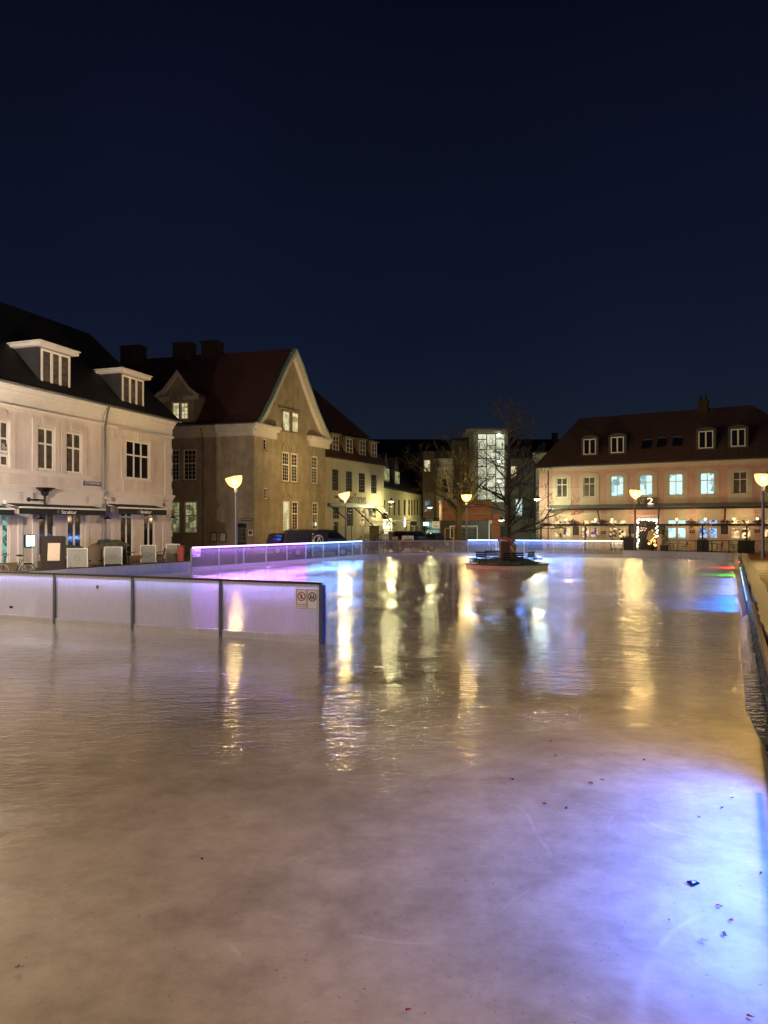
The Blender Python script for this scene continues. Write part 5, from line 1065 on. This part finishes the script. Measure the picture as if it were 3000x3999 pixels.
MB().box(-hw,hw,-.1,-.045,-hh,hh).build('board', mat('sign_bronze', (.06,.045,.03), .4), sgn); local_text(sgn, 'CAFE', -hw*.85, -hw*.25, hh*.45, -.11, CLEAR_W, .17, .01); local_text(sgn, 'Vi', -hw*.8, -hw*.35, -hh*.3, -.11, CLEAR_W, .3, .01); local_text(sgn, '2', -hw*.02, hw*.6, 0.02, -.12, glow('two_glow', (1,.82,.5), 1.6), hh*1.55, .02)
# warm lamps under the canopy and wall things
for px in (2222,2336,2400,2650,2760,2870,2960):
    x, z = K.st(px, 2060, -.6); r = thing('canopy_bulb', 'round warm bulb hung before the %s pink wall bay' % {2222:'first',2336:'second',2400:'third',2650:'fourth',2760:'fifth',2870:'sixth',2960:'last'}[px], 'bulb', K.W@Vector((x,-1.6,2.75)), 0, 'warm bulbs on the terrace')
    MB().ball((0,0,0),.09,12).build('globe', glow('globe_%d' % px, (1,.7,.35), 7), r, smooth=True); MB().tube((0,0,.08),(0,0,.6),.01).build('cord', DARK_M, r)
for l, px in (('left',2240),('middle',2480),('right',2700),('far right',2900)):
    x = K.st(px)[0]; ld = bpy.data.lights.new('terrace_light', 'POINT'); ld.energy = 75; ld.color = (1,.64,.30); ld.shadow_soft_size = .2; q = bpy.data.objects.new('terrace_light', ld); COL.objects.link(q); q.location = K.W@Vector((x,-1.5,3.0))
for i, (px, py) in enumerate(((2249,2072),(2467,2068),(2583,2070),(2830,2068),(2660+430,2070))):
    if i == 4: continue
    r = on(K, 'chalk_board', ['tall chalk board between first and second cafe window','tall chalk board left of the garlanded doorway','tall chalk board right of the garlanded doorway','tall chalk board between the fifth and sixth cafe window'][i], 'chalk board', px, py, 'chalk boards on the pink wall')
    MB().box(-.27,.27,-.08,-.04,-.38,.38).build('board', BLACK, r, bevel=.04); k = MB(); random.seed(i)
    for j in range(7): w_ = random.uniform(.08,.18); k.box(-w_,w_,-.086,-.081,.26-j*.09,.28-j*.09)
    k.build('chalk_lines', STONE, r)
for i, (px, py) in enumerate(((2357,2079),(2704,2076),(2958,2074))):
    r = on(K, 'number_plaque', ['small dark plaque between second and third cafe window','small dark plaque between fourth and fifth cafe window','small dark plaque near the right lamp post'][i], 'plaque', px, py, 'small plaques on the pink wall')
    MB().box(-.2,.2,-.06,-.036,-.13,.13).build('plate', BLACK, r); local_text(r, 'Vi 2', -.13, .13, 0, -.065, CLEAR_W, .14, .005)
for i, px in enumerate((2241,2355,2700,2834,2962)):
    r = on(K, 'wall_lantern', ['flat hatted lantern in the first gap between the cafe windows','flat hatted lantern left of the garlanded doorway','flat hatted lantern above a plaque right of the doorway','flat hatted lantern between the blue window and the last full window','flat hatted lantern near the right street lamp'][i], 'lantern', px, 2038, 'hatted lanterns on the pink wall')
    MB().prism([(-.5,0),(.5,0),(.12,.14),(.03,.14),(.03,.25),(-.03,.25),(-.03,.14),(-.12,.14)],-.5,-.1).build('hat', DARK_M, r); MB().box(-.14,.14,-.42,-.14,-.32,-.01).build('case', DARK_M, r); MB().box(-.03,.03,-.45,0,-.2,-.15).build('arm', DARK_M, r)
# garland round the door
gd = on(K, 'light_garland', 'thick garland of white fairy lights framing the cafe doorway', 'fairy lights', 2530, 2140)
random.seed(11); xa, xb = K.st(2493)[0], K.st(2568)[0]; xc, zc_ = K.st(2530,2140); gb = MB(); gl = MB()
zt_ = K.st(2530,2030)[1]
pts = [(xa, z) for z in [.15+i*.085 for i in range(int((zt_-.15)/.085))]]+[(xa+(xb-xa)*k/30, zt_) for k in range(31)]+[(xb, z) for z in [zt_-i*.085 for i in range(int((zt_-1.1)/.085))]]
for x, z in pts:
    for k in range(5): gl.tube((x-xc,-.22,z-zc_),(x-xc+random.uniform(-.2,.2),-.22+random.uniform(-.12,.1),z-zc_+random.uniform(-.2,.2)),.012,.004,3)
    for k in range(1): gb.ball((x-xc+random.uniform(-.1,.1),-.30+random.uniform(-.06,.04),z-zc_+random.uniform(-.09,.09)),random.uniform(.035,.065),6)
gl.build('greenery', LEAF, gd); gb.build('bulbs', glow('fairy_glow', (1,.93,.72), 5), gd)
gf = on(K, 'gilded_decoration', 'glowing gold christmas sculpture inside the cafe doorway', 'decoration', 2550, 2100); random.seed(5)
b_ = MB(); GF = [(0,.55,.14),(.02,.3,.22),(.02,.05,.3),(-.1,-.25,.2),(.2,-.3,.24),(.25,-.65,.16),(-.25,-.5,.14)]
for x, z, r_ in GF:
    for k in range(26):
        a_ = random.uniform(0,6.28); q = random.uniform(0,r_); b_.ball((x+q*math.cos(a_),-.3+random.uniform(-.1,.1),z+q*math.sin(a_)),random.uniform(.02,.05),5)
b_.build('gold_beads', glow('gold_glow', (1,.58,.16), 1.7), gf); MB().lathe([(.3,-1.2),(.12,-1.1),(.05,-.6),(.04,.6),(.001,.75)],(0,-.25,0),10).build('stand', WOOD_D, gf)
dx = on(K, 'door_discs', 'cluster of round pinkish discs hanging in the cafe doorway', 'decoration', 2515, 2066); b_ = MB()
for x, z in ((-.2,.1),(.0,.1),(.2,.05),(-.1,-.08),(.1,-.12),(-.25,-.15)): b_.disc((x,z),.075,14,-.1,.02)
b_.build('discs', glow('disc_glow', (.75,.25,.12), .35), dx); MB().box(-.3,.3,-.085,-.07,.2,.22).build('rod', DARK_M, dx)
mn_ = thing('menu_stand', 'tilted pale menu stand before the gold decoration', 'menu stand', K.W@Vector((K.st(2540,HY,-1.0)[0],-1.0,-.03)), math.atan2(K.D.y,K.D.x)); 
MB().slab([(-.33,-.06,1.0),(.17,-.06,1.0),(.33,.1,1.75),(-.17,.1,1.75)],(0,.03,0)).build('page', mat('menu_page', (.62,.46,.30), .6), mn_); MB().tube((0,0,0),(0,.03,1.3),.025).lathe([(.001,.0),(.22,.0),(.22,.03),(.001,.04)],n=14).build('pole', DARK_M, mn_); MB().box(-.3,.35,.09,.13,1.751,1.79).build('clip', DARK_M, mn_)

# terrace furniture in front of the pink house
gR = 'tables and chairs on the pink terrace'
ch0 = bistro_chair('dark metal chair on the terrace right of the doorway', K.W@Vector((K.st(2618,HY,-2.2)[0],-2.2,-.03)), 1.9, gR)
def put_chair(px, y, rz, label):
    c = dup(ch0); c.location = K.W@Vector((K.st(px,HY,y)[0], y, -.03)); c.rotation_euler = (0,0,rz); c['label'] = label
put_chair(2672,-2.2,-2.3,'dark metal chair under the blue white cafe window'); put_chair(2755,-2.4,1.7,'dark metal chair left of the second terrace table'); put_chair(2808,-2.4,-2.2,'dark metal chair right of the second terrace table')
put_chair(2866,-2.4,1.8,'dark metal chair left of the third terrace table'); put_chair(2932,-2.5,-2.4,'dark metal chair between the third table and the lamp post'); put_chair(2195,-1.6,.4,'dark metal chair under the first cafe window'); put_chair(2310,-1.6,-.3,'dark metal chair under the second cafe window')
for px, y, lb in ((2645,-2.2,'dark terrace table under the blue white cafe window'),(2782,-2.4,'dark terrace table under the purple lit cafe window'),(2900,-2.4,'dark terrace table nearest the right lamp post')):
    t_ = round_table(lb, K.W@Vector((K.st(px,HY,y)[0], y, -.03)), gR, DARK_M, .42)
rl = thing('terrace_railing', 'black iron railing with ring ornaments in front of the pink terrace', 'railing', K.W@Vector((K.st(2590,HY,-3.7)[0],-3.7,-.03)), math.atan2(K.D.y,K.D.x))
RW = K.st(3060,HY,-3.7)[0]-K.st(2590,HY,-3.7)[0]
b_ = MB().box(0,RW,-.02,.02,.98,1.03).box(0,RW,-.015,.015,.9,.92).box(0,RW,-.015,.015,.12,.15); k = 0
while k < RW: b_.box(k-.02,k+.02,-.02,.02,0,1.0); k += 1.25
b_.build('rails', DARK_M, rl); b2 = MB(); k = .625
while k < RW: b2.ring((k,0,.5),.22,.014,'y',20,4); b2.tube((k-.6,0,.15),(k-.16,0,.35),.01,n=4).tube((k+.6,0,.15),(k+.16,0,.35),.01,n=4).tube((k-.6,0,.88),(k-.16,0,.66),.01,n=4).tube((k+.6,0,.88),(k+.16,0,.66),.01,n=4); k += 1.25
b2.build('ornament', DARK_M, rl)
def leaf_cloud(c, sx_, sy, sz, n, s, seed):
    random.seed(seed); b_ = MB()
    for _ in range(n):
        while True:
            p = Vector((random.uniform(-1,1),random.uniform(-1,1),random.uniform(-1,1)))
            if p.length < 1: break
        p = Vector((p.x*sx_,p.y*sy,p.z*sz))+Vector(c); a = Vector((random.gauss(0,1),random.gauss(0,1),random.gauss(0,1))).normalized()*s; b = a.orthogonal().normalized()*s*.5
        b_.quad(p-a, p+b, p+a, p-b)
    return b_
def planter(loc, label, rz=0, w_=.9, h=.75, lh=.5, seed=1, cat='planter', n=350):
    r = thing('planter_box', label, cat, loc, rz, 'planted boxes'); MB().box(-w_/2,w_/2,-.25,.25,0,h).box(-w_/2-.03,w_/2+.03,-.28,.28,h+.001,h+.05).build('box', BLACK, r); leaf_cloud((0,0,h+lh*.5),w_*.5,.28,lh*.6,n,.055,seed).build('foliage', LEAF, r)
kr = math.atan2(K.D.y,K.D.x)
planter(K.W@Vector((K.st(2092,HY,-3.0)[0],-3.0,-.03)), 'dark planter with leafy shrub at the left end of the terrace', kr, 1.2, .8, .6, 1)
planter(K.W@Vector((K.st(2455,HY,-3.8)[0],-3.8,-.03)), 'black box planter left of the garlanded doorway', kr, 1.3, 1.15, .2, 2, n=120)
planter(K.W@Vector((K.st(2595,HY,-2.2)[0],-2.2,-.03)), 'tall leafy planter right of the doorway', kr, .6, .5, 1.6, 3, n=500)
planter(K.W@Vector((K.st(2745,HY,-3.3)[0],-3.3,-.03)), 'black planter before the purple lit window', kr, .9, .95, .25, 4, n=120)
planter(K.W@Vector((K.st(2915,HY,-3.3)[0],-3.3,-.03)), 'black planter near the right lamp post', kr, 1.2, .95, .25, 5, n=120)
planter(K.W@Vector((K.st(2395,HY,-1.4)[0],-1.4,-.03)), 'young potted tree in front of the third cafe window', kr, .4, .5, 2.0, 6, n=220)
# cafe table seen beyond the blue barrier
r = thing('high_table', 'dark high table with orange folded parasol slats beyond the blue barrier', 'table', (*at(1938,60),-.03), 0); MB().box(-.5,.5,-.4,.4,1.06,1.12).build('table_top', DARK_M, r)
for sx_ in (-.42,.42): MB().box(sx_-.04,sx_+.04,-.3,.3,0,1.06).build('leg', DARK_M, r)
MB().slab([(.02,-.45,1.05),(.1,-.45,1.05),(.3,-.45,.4),(.22,-.45,.4)],(0,.03,0)).slab([(.2,-.45,1.05),(.26,-.45,1.05),(.42,-.45,.4),(.36,-.45,.4)],(0,.03,0)).build('slats', mat('orange_slat', (.5,.25,.12), .6), r)

# ---------------------------------------------------------------- vehicles behind the barrier
def vehicle(name, label, cat, loc, rz, prof, wid, wheels, glass, m=CAR, extra=None):
    r = thing(name, label, cat, loc, rz, 'vehicles parked behind the barrier'); b_ = MB().prism(prof, -wid/2, wid/2); b_.build('body', m, r, bevel=.05)
    for g_ in glass: MB().prism(g_, -wid/2-.012, -wid/2+.0).prism(g_, wid/2, wid/2+.012).build('side_window', PANE, r)
    for x in wheels:
        for s_ in (-1,1):
            wv = MB().lathe([(.001,-.1),(.3,-.1),(.33,-.06),(.33,.06),(.3,.1),(.001,.1)], (x,s_*(wid/2-.08),.33), 20, Matrix.Rotation(math.pi/2,3,'X')).build('wheel', TYRE, r); MB().lathe([(.001,-.11),(.19,-.108),(.19,.108),(.001,.11)], (x,s_*(wid/2-.08),.33), 16, Matrix.Rotation(math.pi/2,3,'X')).build('rim', ALU, wv)
    return r
pv = [(-2.5,.35),(-2.55,1.0),(-2.45,1.84),(-2.3,1.9),(.9,1.9),(1.15,1.86),(1.95,1.15),(2.4,1.0),(2.5,.7),(2.48,.35)]
van = vehicle('parked_van', 'dark blue van with pale round emblem behind the violet lit barrier', 'van', (*at(1246,51.2),-.03), math.radians(12), pv, 1.85, (-1.6,1.6), [[(.55,1.2),(1.7,1.2),(1.1,1.72),(.55,1.72)]])
MB().ring((-.15,-.945,1.18),.33,.05,'y',28,4).prism([(-.28,.98),(-.2,.98),(-.1,1.3),(-.02,1.0),(.06,1.0),(-.06,1.42),(-.16,1.42)],-.955,-.94).prism([(-.5,.8),(.25,.8),(.25,.86),(-.5,.86)],-.955,-.94).build('emblem', WHITE_B, van)
MB().box(-2.2,.7,-.6,-.55,1.93,1.97).box(-2.2,.7,.55,.6,1.93,1.97).box(-2.0,-1.95,-.6,.6,1.9,1.94).box(.3,.35,-.6,.6,1.9,1.94).build('roof_rack', GREY_M, van)
ps = [(-2.1,.35),(-2.15,.95),(-1.95,1.68),(-1.7,1.76),(.55,1.76),(1.1,1.2),(2.1,1.05),(2.2,.35)]
s2 = vehicle('parked_car', 'dark boxy car behind the white signs at the far barrier', 'car', (*at(1612,60),-.03), math.radians(14), ps, 1.8, (-1.35,1.4), [[(-1.9,1.12),(-.8,1.12),(-.8,1.62),(-1.75,1.62)],[(-.7,1.12),(.1,1.12),(.1,1.62),(-.7,1.62)],[(.2,1.12),(.95,1.12),(.5,1.62),(.2,1.62)]])
vehicle('parked_car', 'low dark car in the distance beside the teal shop', 'car', (*at(1690,72),-.03), math.radians(20), [(x*.9,z*.85) for x,z in ps], 1.7, (-1.2,1.25), [[(-1.6,1.0),(-.1,1.0),(-.1,1.32),(-1.4,1.32)]], mat('blue_car', (.01,.02,.06), .25))
vehicle('parked_car', 'lower dark car half hidden left of the blue van', 'car', (*at(1150,54.5),-.03), math.radians(10), [(x,z*.93) for x,z in ps], 1.7, (-1.3,1.3), [[(-1.8,1.05),(-.1,1.05),(-.1,1.5),(-1.6,1.5)]])
# figure like red and white post above the van
r = thing('toy_soldier', 'small red and white wooden post figure beyond the barrier', 'figure post', (*at(1222,48.9),-.03), 0); MB().box(-.05,.05,-.04,.04,0,1.25).build('post', CREAM_T, r); MB().box(-.07,.07,-.05,.05,1.26,1.5).build('red_band', RED, r); MB().ball((0,0,1.62),.06).build('knob', CREAM_T, r); MB().box(.03,.12,-.04,.04,1.3,1.42).build('arm', WHITE_B, r)
# signs fixed on top of the far barrier
def bsign(l, t, r_, b, y, label, kind):
    x, _ = at((l+r_)/2, y); z0 = EYE-(b-HY)/FPX*y; z1 = EYE-(t-HY)/FPX*y; w_ = (r_-l)/FPX*y
    r = thing('notice_sign', label, 'notice', (x,y,0), 0, 'white notices standing above the far barrier'); MB().box(-w_/2,w_/2,-.01,.01,z0,z1).build('board', WHITE_B if kind != 1 else mat('peach_board', (.55,.36,.26), .5), r)
    MB().box(-w_/3,-w_/3+.04,.012,.04,0,z1-.02).box(w_/3-.04,w_/3,.012,.04,0,z1-.02).build('stake', GREY_M, r); zc_ = (z0+z1)/2
    if kind == 0:
        k = MB()
        for i in (-1,1):
            for j in (-1,1): k.ring((i*w_*.24,-.015,zc_+j*(z1-z0)*.22+.03),.05,.014,'y',14,4).box(i*w_*.24-.05,i*w_*.24+.05,-.016,-.011,zc_+j*(z1-z0)*.22-.06,zc_+j*(z1-z0)*.22-.045)
        k.build('symbols', INK, r)
    elif kind == 1: MB().box(-w_*.4,w_*.4,-.016,-.011,zc_+.06,zc_+.07).box(-w_*.38,w_*.38,-.016,-.011,zc_-.08,zc_-.07).disc((0,zc_),.015,8,-.016,.004).build('print', INK, r)
    else: MB().disc((0,zc_+.07),.05,14,-.016,.004).box(-w_*.4,w_*.4,-.016,-.011,zc_-.09,zc_-.03).box(-w_*.25,w_*.25,-.016,-.011,zc_-.13,zc_-.12).build('print', INK, r)
bsign(1494,2084,1518,2116,52.6,'tall white notice with four round symbols above the barrier',0); bsign(1530,2096,1554,2108,53.2,'small peach coloured notice above the barrier',1); bsign(1570,2092,1616,2114,53.4,'wide white notice with a round emblem above the barrier',2)
hb = leaf_cloud((0,0,.9),1.8,.5,.9,1400,.07,8).build('foliage', LEAF); r = thing('hedge', 'leafy hedge behind the four symbol notice', 'hedge', (*at(1478,57.5),-.03), 0); hb.parent = r
st_ = MB()
for k in range(9): x = -1.6+k*.4; st_.tube((x,0,0),(x+.1,0,1.3),.02,.01,5)
st_.build('stems', BARK, r)
r = thing('wooden_booth', 'dark plank gate post shed left of the letter sign', 'shed', (*at(1462,66),-.03), 0); MB().box(-.45,.45,-.4,.4,0,2.15).build('planks', mat('grey_planks', (.10,.085,.06), .8, var=.3, scale=8), r); MB().box(-.5,.5,-.45,.45,2.151,2.2).build('cap', WOOD_D, r)
r = thing('garden_umbrella', 'closed flat white canopy roof above the boxy car', 'canopy', (*at(1545,66),-.03), 0); MB().slab([(-2.6,-.6,2.55),(2.0,-.6,2.75),(2.0,.8,2.8),(-2.6,.8,2.6)],(0,0,-.06)).build('canopy', WHITE_B, r)
for x in (-.5,1.4): MB().tube((x,0,0),(x,0,2.6),.04).build('pole', DARK_M, r)
r = thing('slim_post', 'slim bare metal post behind the cafe street lamp', 'post', (*at(1373,55),-.03), 0); MB().tube((0,0,0),(0,0,2.9),.03).build('shaft', GREY_M, r); MB().ball((0,0,2.95),.05).build('cap', GREY_M, r)

# ---------------------------------------------------------------- tree island
ip = Vector((6.33,36.4,0)); isl = thing('tree_planter', 'round brick edged island with dark rim around the bare tree', 'planter', ip, 0)
R0 = 2.08; n = 40
MB().lathe([(R0-.25,0),(R0,0),(R0,.19),(R0-.25,.19)], n=n).build('brick_ring', BRICK_P, isl); MB().lathe([(R0-.35,.192),(R0+.09,.192),(R0+.09,.235),(R0-.35,.235),(R0-.35,.192)], n=n).build('rim', DARK_M, isl)
o = heap('soil_mound', None, None, (0,0,.1), R0-.2, R0-.2, .38, mat('soil_and_stones', (.14,.12,.07), .9, var=.6, scale=6, bump=1, bscale=12), 2, 20); o.parent = isl
def bench(px, y, rz, label, w_=1.0, first=None):
    x = (px-CX)/FPX*y
    if first: c = dup(first); c.location = (x,y,.2); c.rotation_euler = (0,0,rz); c['label'] = label; return c
    r = thing('bench', label, 'bench', (x,y,.2), rz, 'small dark benches round the tree')
    MB().box(-w_/2,w_/2,-.2,.2,.24,.28).build('seat', WOOD_D, r); k = MB()
    for i in range(3): k.box(-w_/2,w_/2,.2,.235,.34+i*.1,.42+i*.1)
    k.build('backrest', WOOD_D, r)
    for s_ in (-1,1): MB().box(s_*w_*.42-.02,s_*w_*.42+.02,-.18,-.14,-.05,.24).build('leg', DARK_M, r); MB().box(s_*w_*.42-.02,s_*w_*.42+.02,.19,.232,-.05,.338).build('leg', DARK_M, r)
    return r
b0 = bench(1866,35.9,math.radians(-65),'small dark bench at the left end of the island'); bench(1933,37.8,math.radians(8),'dark bench behind the tree seen from its front',1.0,b0); bench(2003,35.0,math.radians(180),'dark bench with its back to the viewer in front of the mound',1.0,b0); bench(2091,36.0,math.radians(60),'small dark bench at the right end of the island',1.0,b0)
wrp = thing('trunk_guard', 'red slatted box with striped cloth wrapped round the base of the tree', 'trunk guard', (6.33,36.2,.35), 0)
b_ = MB(); z = .05
while z < .98: b_.box(-.36,.10,-.30,.32,z,z+.062); z += .075
b_.box(-.34,.08,-.28,.30,.02,.99).build('slats', mat('dark_red_slat', (.11,.025,.02), .6), wrp)
def stripe():
    m = mat('red_white_cloth', (.5,.4,.38), .8); t = m.node_tree; b = t.nodes['Principled BSDF']; N = t.nodes.new; tc = N('ShaderNodeTexCoord'); wv = N('ShaderNodeTexWave'); wv.bands_direction = 'DIAGONAL'; wv.inputs['Scale'].default_value = 1.8; wv.inputs['Distortion'].default_value = 5; r = N('ShaderNodeValToRGB'); r.color_ramp.elements[0].color = (.40,.03,.02,1); r.color_ramp.elements[1].color = (.42,.33,.30,1); r.color_ramp.elements[0].position = .3; r.color_ramp.elements[1].position = .42
    t.links.new(tc.outputs['Object'], wv.inputs[0]); t.links.new(wv.outputs['Fac'], r.inputs[0]); t.links.new(r.outputs[0], b.inputs['Base Color']); return m
CL_ = stripe()
def blob(prof, c, seed, sx_=1, sy=1, n=22):
    b_ = MB().lathe(prof, (0,0,0), n)
    b_.v = [Vector((v.x*sx_*(1+.25*mn.noise(v*4+Vector((seed,0,0)))), v.y*sy*(1+.25*mn.noise(v*4+Vector((seed,5,0)))), v.z+.04*mn.noise(v*6)))+Vector(c) for v in b_.v]; return b_
blob([(.22,0),(.26,.1),(.25,.4),(.28,.7),(.2,.85),(.001,.9)], (.20,-.02,.05), 2).build('cloth_side', CL_, wrp, smooth=True)
blob([(.001,0),(.34,.02),(.44,.1),(.42,.2),(.3,.28),(.18,.30),(.001,.31)], (-.02,0,.92), 5, 1.05, .8).build('cloth_collar', CL_, wrp, smooth=True)

# ---------------------------------------------------------------- bare trees
def bare_tree(label, base, H_, r0, seed, leader=True, spread=1.0, m=BARK, start=.2, lean=0, n1=30, reach=3.6, fork=None, dens=.8):
    random.seed(seed); root = thing('bare_tree', label, 'tree', base, 0); tk = MB(); cr = MB(); tips = []
    cnt = [0]
    def limb(p, d, L_, r, lvl, mb, up):
        n = 5 if lvl < 2 else 4; prev = p; pts = [p]; dd = d.normalized()
        for i in range(n):
            dd = (dd+Vector((random.gauss(0,.16),random.gauss(0,.16),random.gauss(0,.10)+up*.12))).normalized(); q = prev+dd*(L_/n)
            ra = r*(1-i/n*.75); rb = r*(1-(i+1)/n*.75); mb.tube(prev, q, max(ra,.0085), max(rb,.007), 6 if lvl < 2 else 3, cap=False); cnt[0] += 1; pts.append(q)
            if lvl < 4 and i > 0 or (lvl < 2 and i == 0):
                k = 2
                for _ in range(k):
                    a_ = random.uniform(.4,.85); ax = dd.orthogonal().normalized(); ax.rotate(Matrix.Rotation(random.uniform(0,6.28),3,dd).to_quaternion()) if False else None
                    o_ = Matrix.Rotation(random.uniform(0,2*math.pi),3,dd)@dd.orthogonal().normalized(); nd = (dd*math.cos(a_)+o_*math.sin(a_))
                    if random.random() < dens: limb(q, nd, L_*random.uniform(.42,.62)*(1-.08*i), max(rb*.62,.005), lvl+1 if lvl < 3 else lvl+1, cr, up)
            prev = q
    if leader:
        n = 14; p = Vector((0,0,0)); prev = p; 
        for i in range(n):
            q = Vector((lean*((i+1)/n)**2+random.gauss(0,.03), random.gauss(0,.03), H_*(i+1)/n)); ra = r0*(1-i/n)**.8+.012; rb = r0*(1-(i+1)/n)**.8+.012
            tk.tube(prev, q, ra*(1.25 if i == 0 else 1), rb, 10, cap=False)
            f = (i+1)/n
            if f >= start:
                for _ in range(n1//n+1):
                    a_ = random.uniform(0,2*math.pi); L_ = reach*(1-f*.72)*random.uniform(.6,1.05); upv = .12+.9*f; dv = Vector((math.cos(a_),math.sin(a_)*.9,upv)); limb(q-Vector((0,0,random.uniform(0,H_/n*.8))), dv, L_, max(rb*.42,.02), 1, cr, .35)
            prev = q
    else:
        n = 5; prev = Vector((0,0,0)); hf = fork
        for i in range(n):
            q = Vector((random.gauss(0,.04),random.gauss(0,.04),hf*(i+1)/n)); tk.tube(prev, q, r0*(1.2-.05*i if i else 1.35), r0*(1.15-.05*(i+1)), 12, cap=False); prev = q
        for k in range(n1):
            a_ = 2*math.pi*k/n1*2.0+random.uniform(-.3,.3); sp_ = random.uniform(.25,1.0)*spread; dv = Vector((math.cos(a_)*sp_, math.sin(a_)*sp_, 1)); limb(prev-Vector((0,0,random.uniform(0,.6))), dv, reach*random.uniform(.75,1.05), r0*random.uniform(.3,.5), 0 if k < 5 else 1, cr, .35)
    tk.build('trunk', m, root, smooth=True); cr.build('branches', m, root); print('tree segs', cnt[0]); return root
bare_tree('slender bare tree rising from the brick island with wide low boughs', (6.40,36.45,.3), 7.7, .19, 31, True, m=BARK, start=.16, n1=28, reach=4.0, lean=.1, dens=.6)
bare_tree('larger bare tree with a spreading crown beyond the far barrier', ((1790-CX)/FPX*64.5, 64.5, -.03), 9, .28, 5, False, 1.0, BARK2, n1=11, reach=6.4, fork=3.5, dens=.72)

# ---------------------------------------------------------------- litter and leaves on the ice
LR = mat('red_leaf', (.35,.02,.02), .6); LD = mat('dark_leaf', (.03,.012,.012), .6); LY = mat('tan_leaf', (.4,.25,.12), .6)
gl_ = 'fallen leaves frozen on the ice'
def leaf(px, py, s, m, label, rz):
    p = G(px, py); b_ = MB(); n = 9; pts = []
    for i in range(n): a_ = 2*math.pi*i/n; r_ = .56*s*(1 if i%2 else .62)*random.uniform(.8,1.15); pts.append((r_*math.cos(a_)*.8, r_*math.sin(a_)*1.3, .006+random.uniform(0,.010)))
    b_.slab(pts, (0,0,.002)); o = b_.build('fallen_leaf', m); o.location = (p.x,p.y,.001); o.rotation_euler = (0,0,rz); tag(o, label, 'leaf', gl_)
def Q(x, y): return 1900+x/1.508, 2800+y/1.508
lv = [(615,395,.05,LR,'largest bright red leaf, alone near the top of the blue glow'),(340,518,.03,LR,'small red leaf left of a dark scrap'),(470,546,.03,LD,'dark scrap of leaf right of a small red one'),(1373,1122,.028,LR,'dark red leaf below and right of the wrapper'),(1441,1206,.026,LR,'pinkish red leaf above the darkest leaf'),(1402,1291,.028,LD,'very dark curled leaf near the tan one'),(1277,1328,.03,LY,'tan leaf left of the very dark one'),(1616,928,.026,LR,'red leaf close to the right edge, level with the wrapper'),(1551,1776,.024,LR,'red leaf in the bottom right corner'),(1388,541,.026,LD,'dark leaf scrap in the bright blue area'),(1252,596,.02,LR,'tiny red leaf left in the bright blue area'),(1446,484,.024,LR,'faint red leaf near the upper right of the glow'),(1076,1208,.012,LD,'tiny blue dark scrap below left of the wrapper'),(684,376,.03,LD,'flat dark leaf right of the largest red leaf'),(930,260,.03,LD,'dark speck at the top of the blue glow'),(152,373,.03,LD,'dark scrap at the left of the brownish ice'),(375,150,.03,LR,'reddish speck on the rippled ice'),(408,235,.03,LD,'dark speck below the reddish one')]
for i, (x, y, s, m, lb) in enumerate(lv):
    random.seed(i); leaf(*Q(x,y), s, m, lb, i*1.3)
for i, (px, py, m, lb) in enumerate([(68,3785,LR,'small red leaf at the lower left of the ice'),(910*1.808,1607*1.808,LD,'dark leaf on the ice in the middle distance'),(1594,3950,LR,'faint leaf at the bottom centre'),(790,3360,LD,'dark speck left of the centre foreground')]):
    random.seed(50+i); leaf(px, py, .022 if py > 3300 else .035, m, lb, i)
p = G(*Q(1217,986)); wr = thing('wrapper', 'crumpled dark plastic wrapper lying on the blue lit ice', 'litter', (p.x,p.y,.002), .5); wr.scale = (.72,.72,.72)
MB().slab([(-.045,-.03,0),(.04,-.035,.008),(.05,.03,.004),(-.035,.035,.012)],(0,0,.006)).build('foil', mat('dark_foil', (.02,.025,.05), .2, metal=.5), wr); MB().slab([(-.02,-.012,.016),(.02,-.014,.018),(.02,-.006,.018),(-.02,-.004,.018)],(0,0,.001)).slab([(-.0,.008,.016),(.03,.006,.014),(.03,.014,.014),(.0,.016,.018)],(0,0,.001)).build('print', WHITE_B, wr)
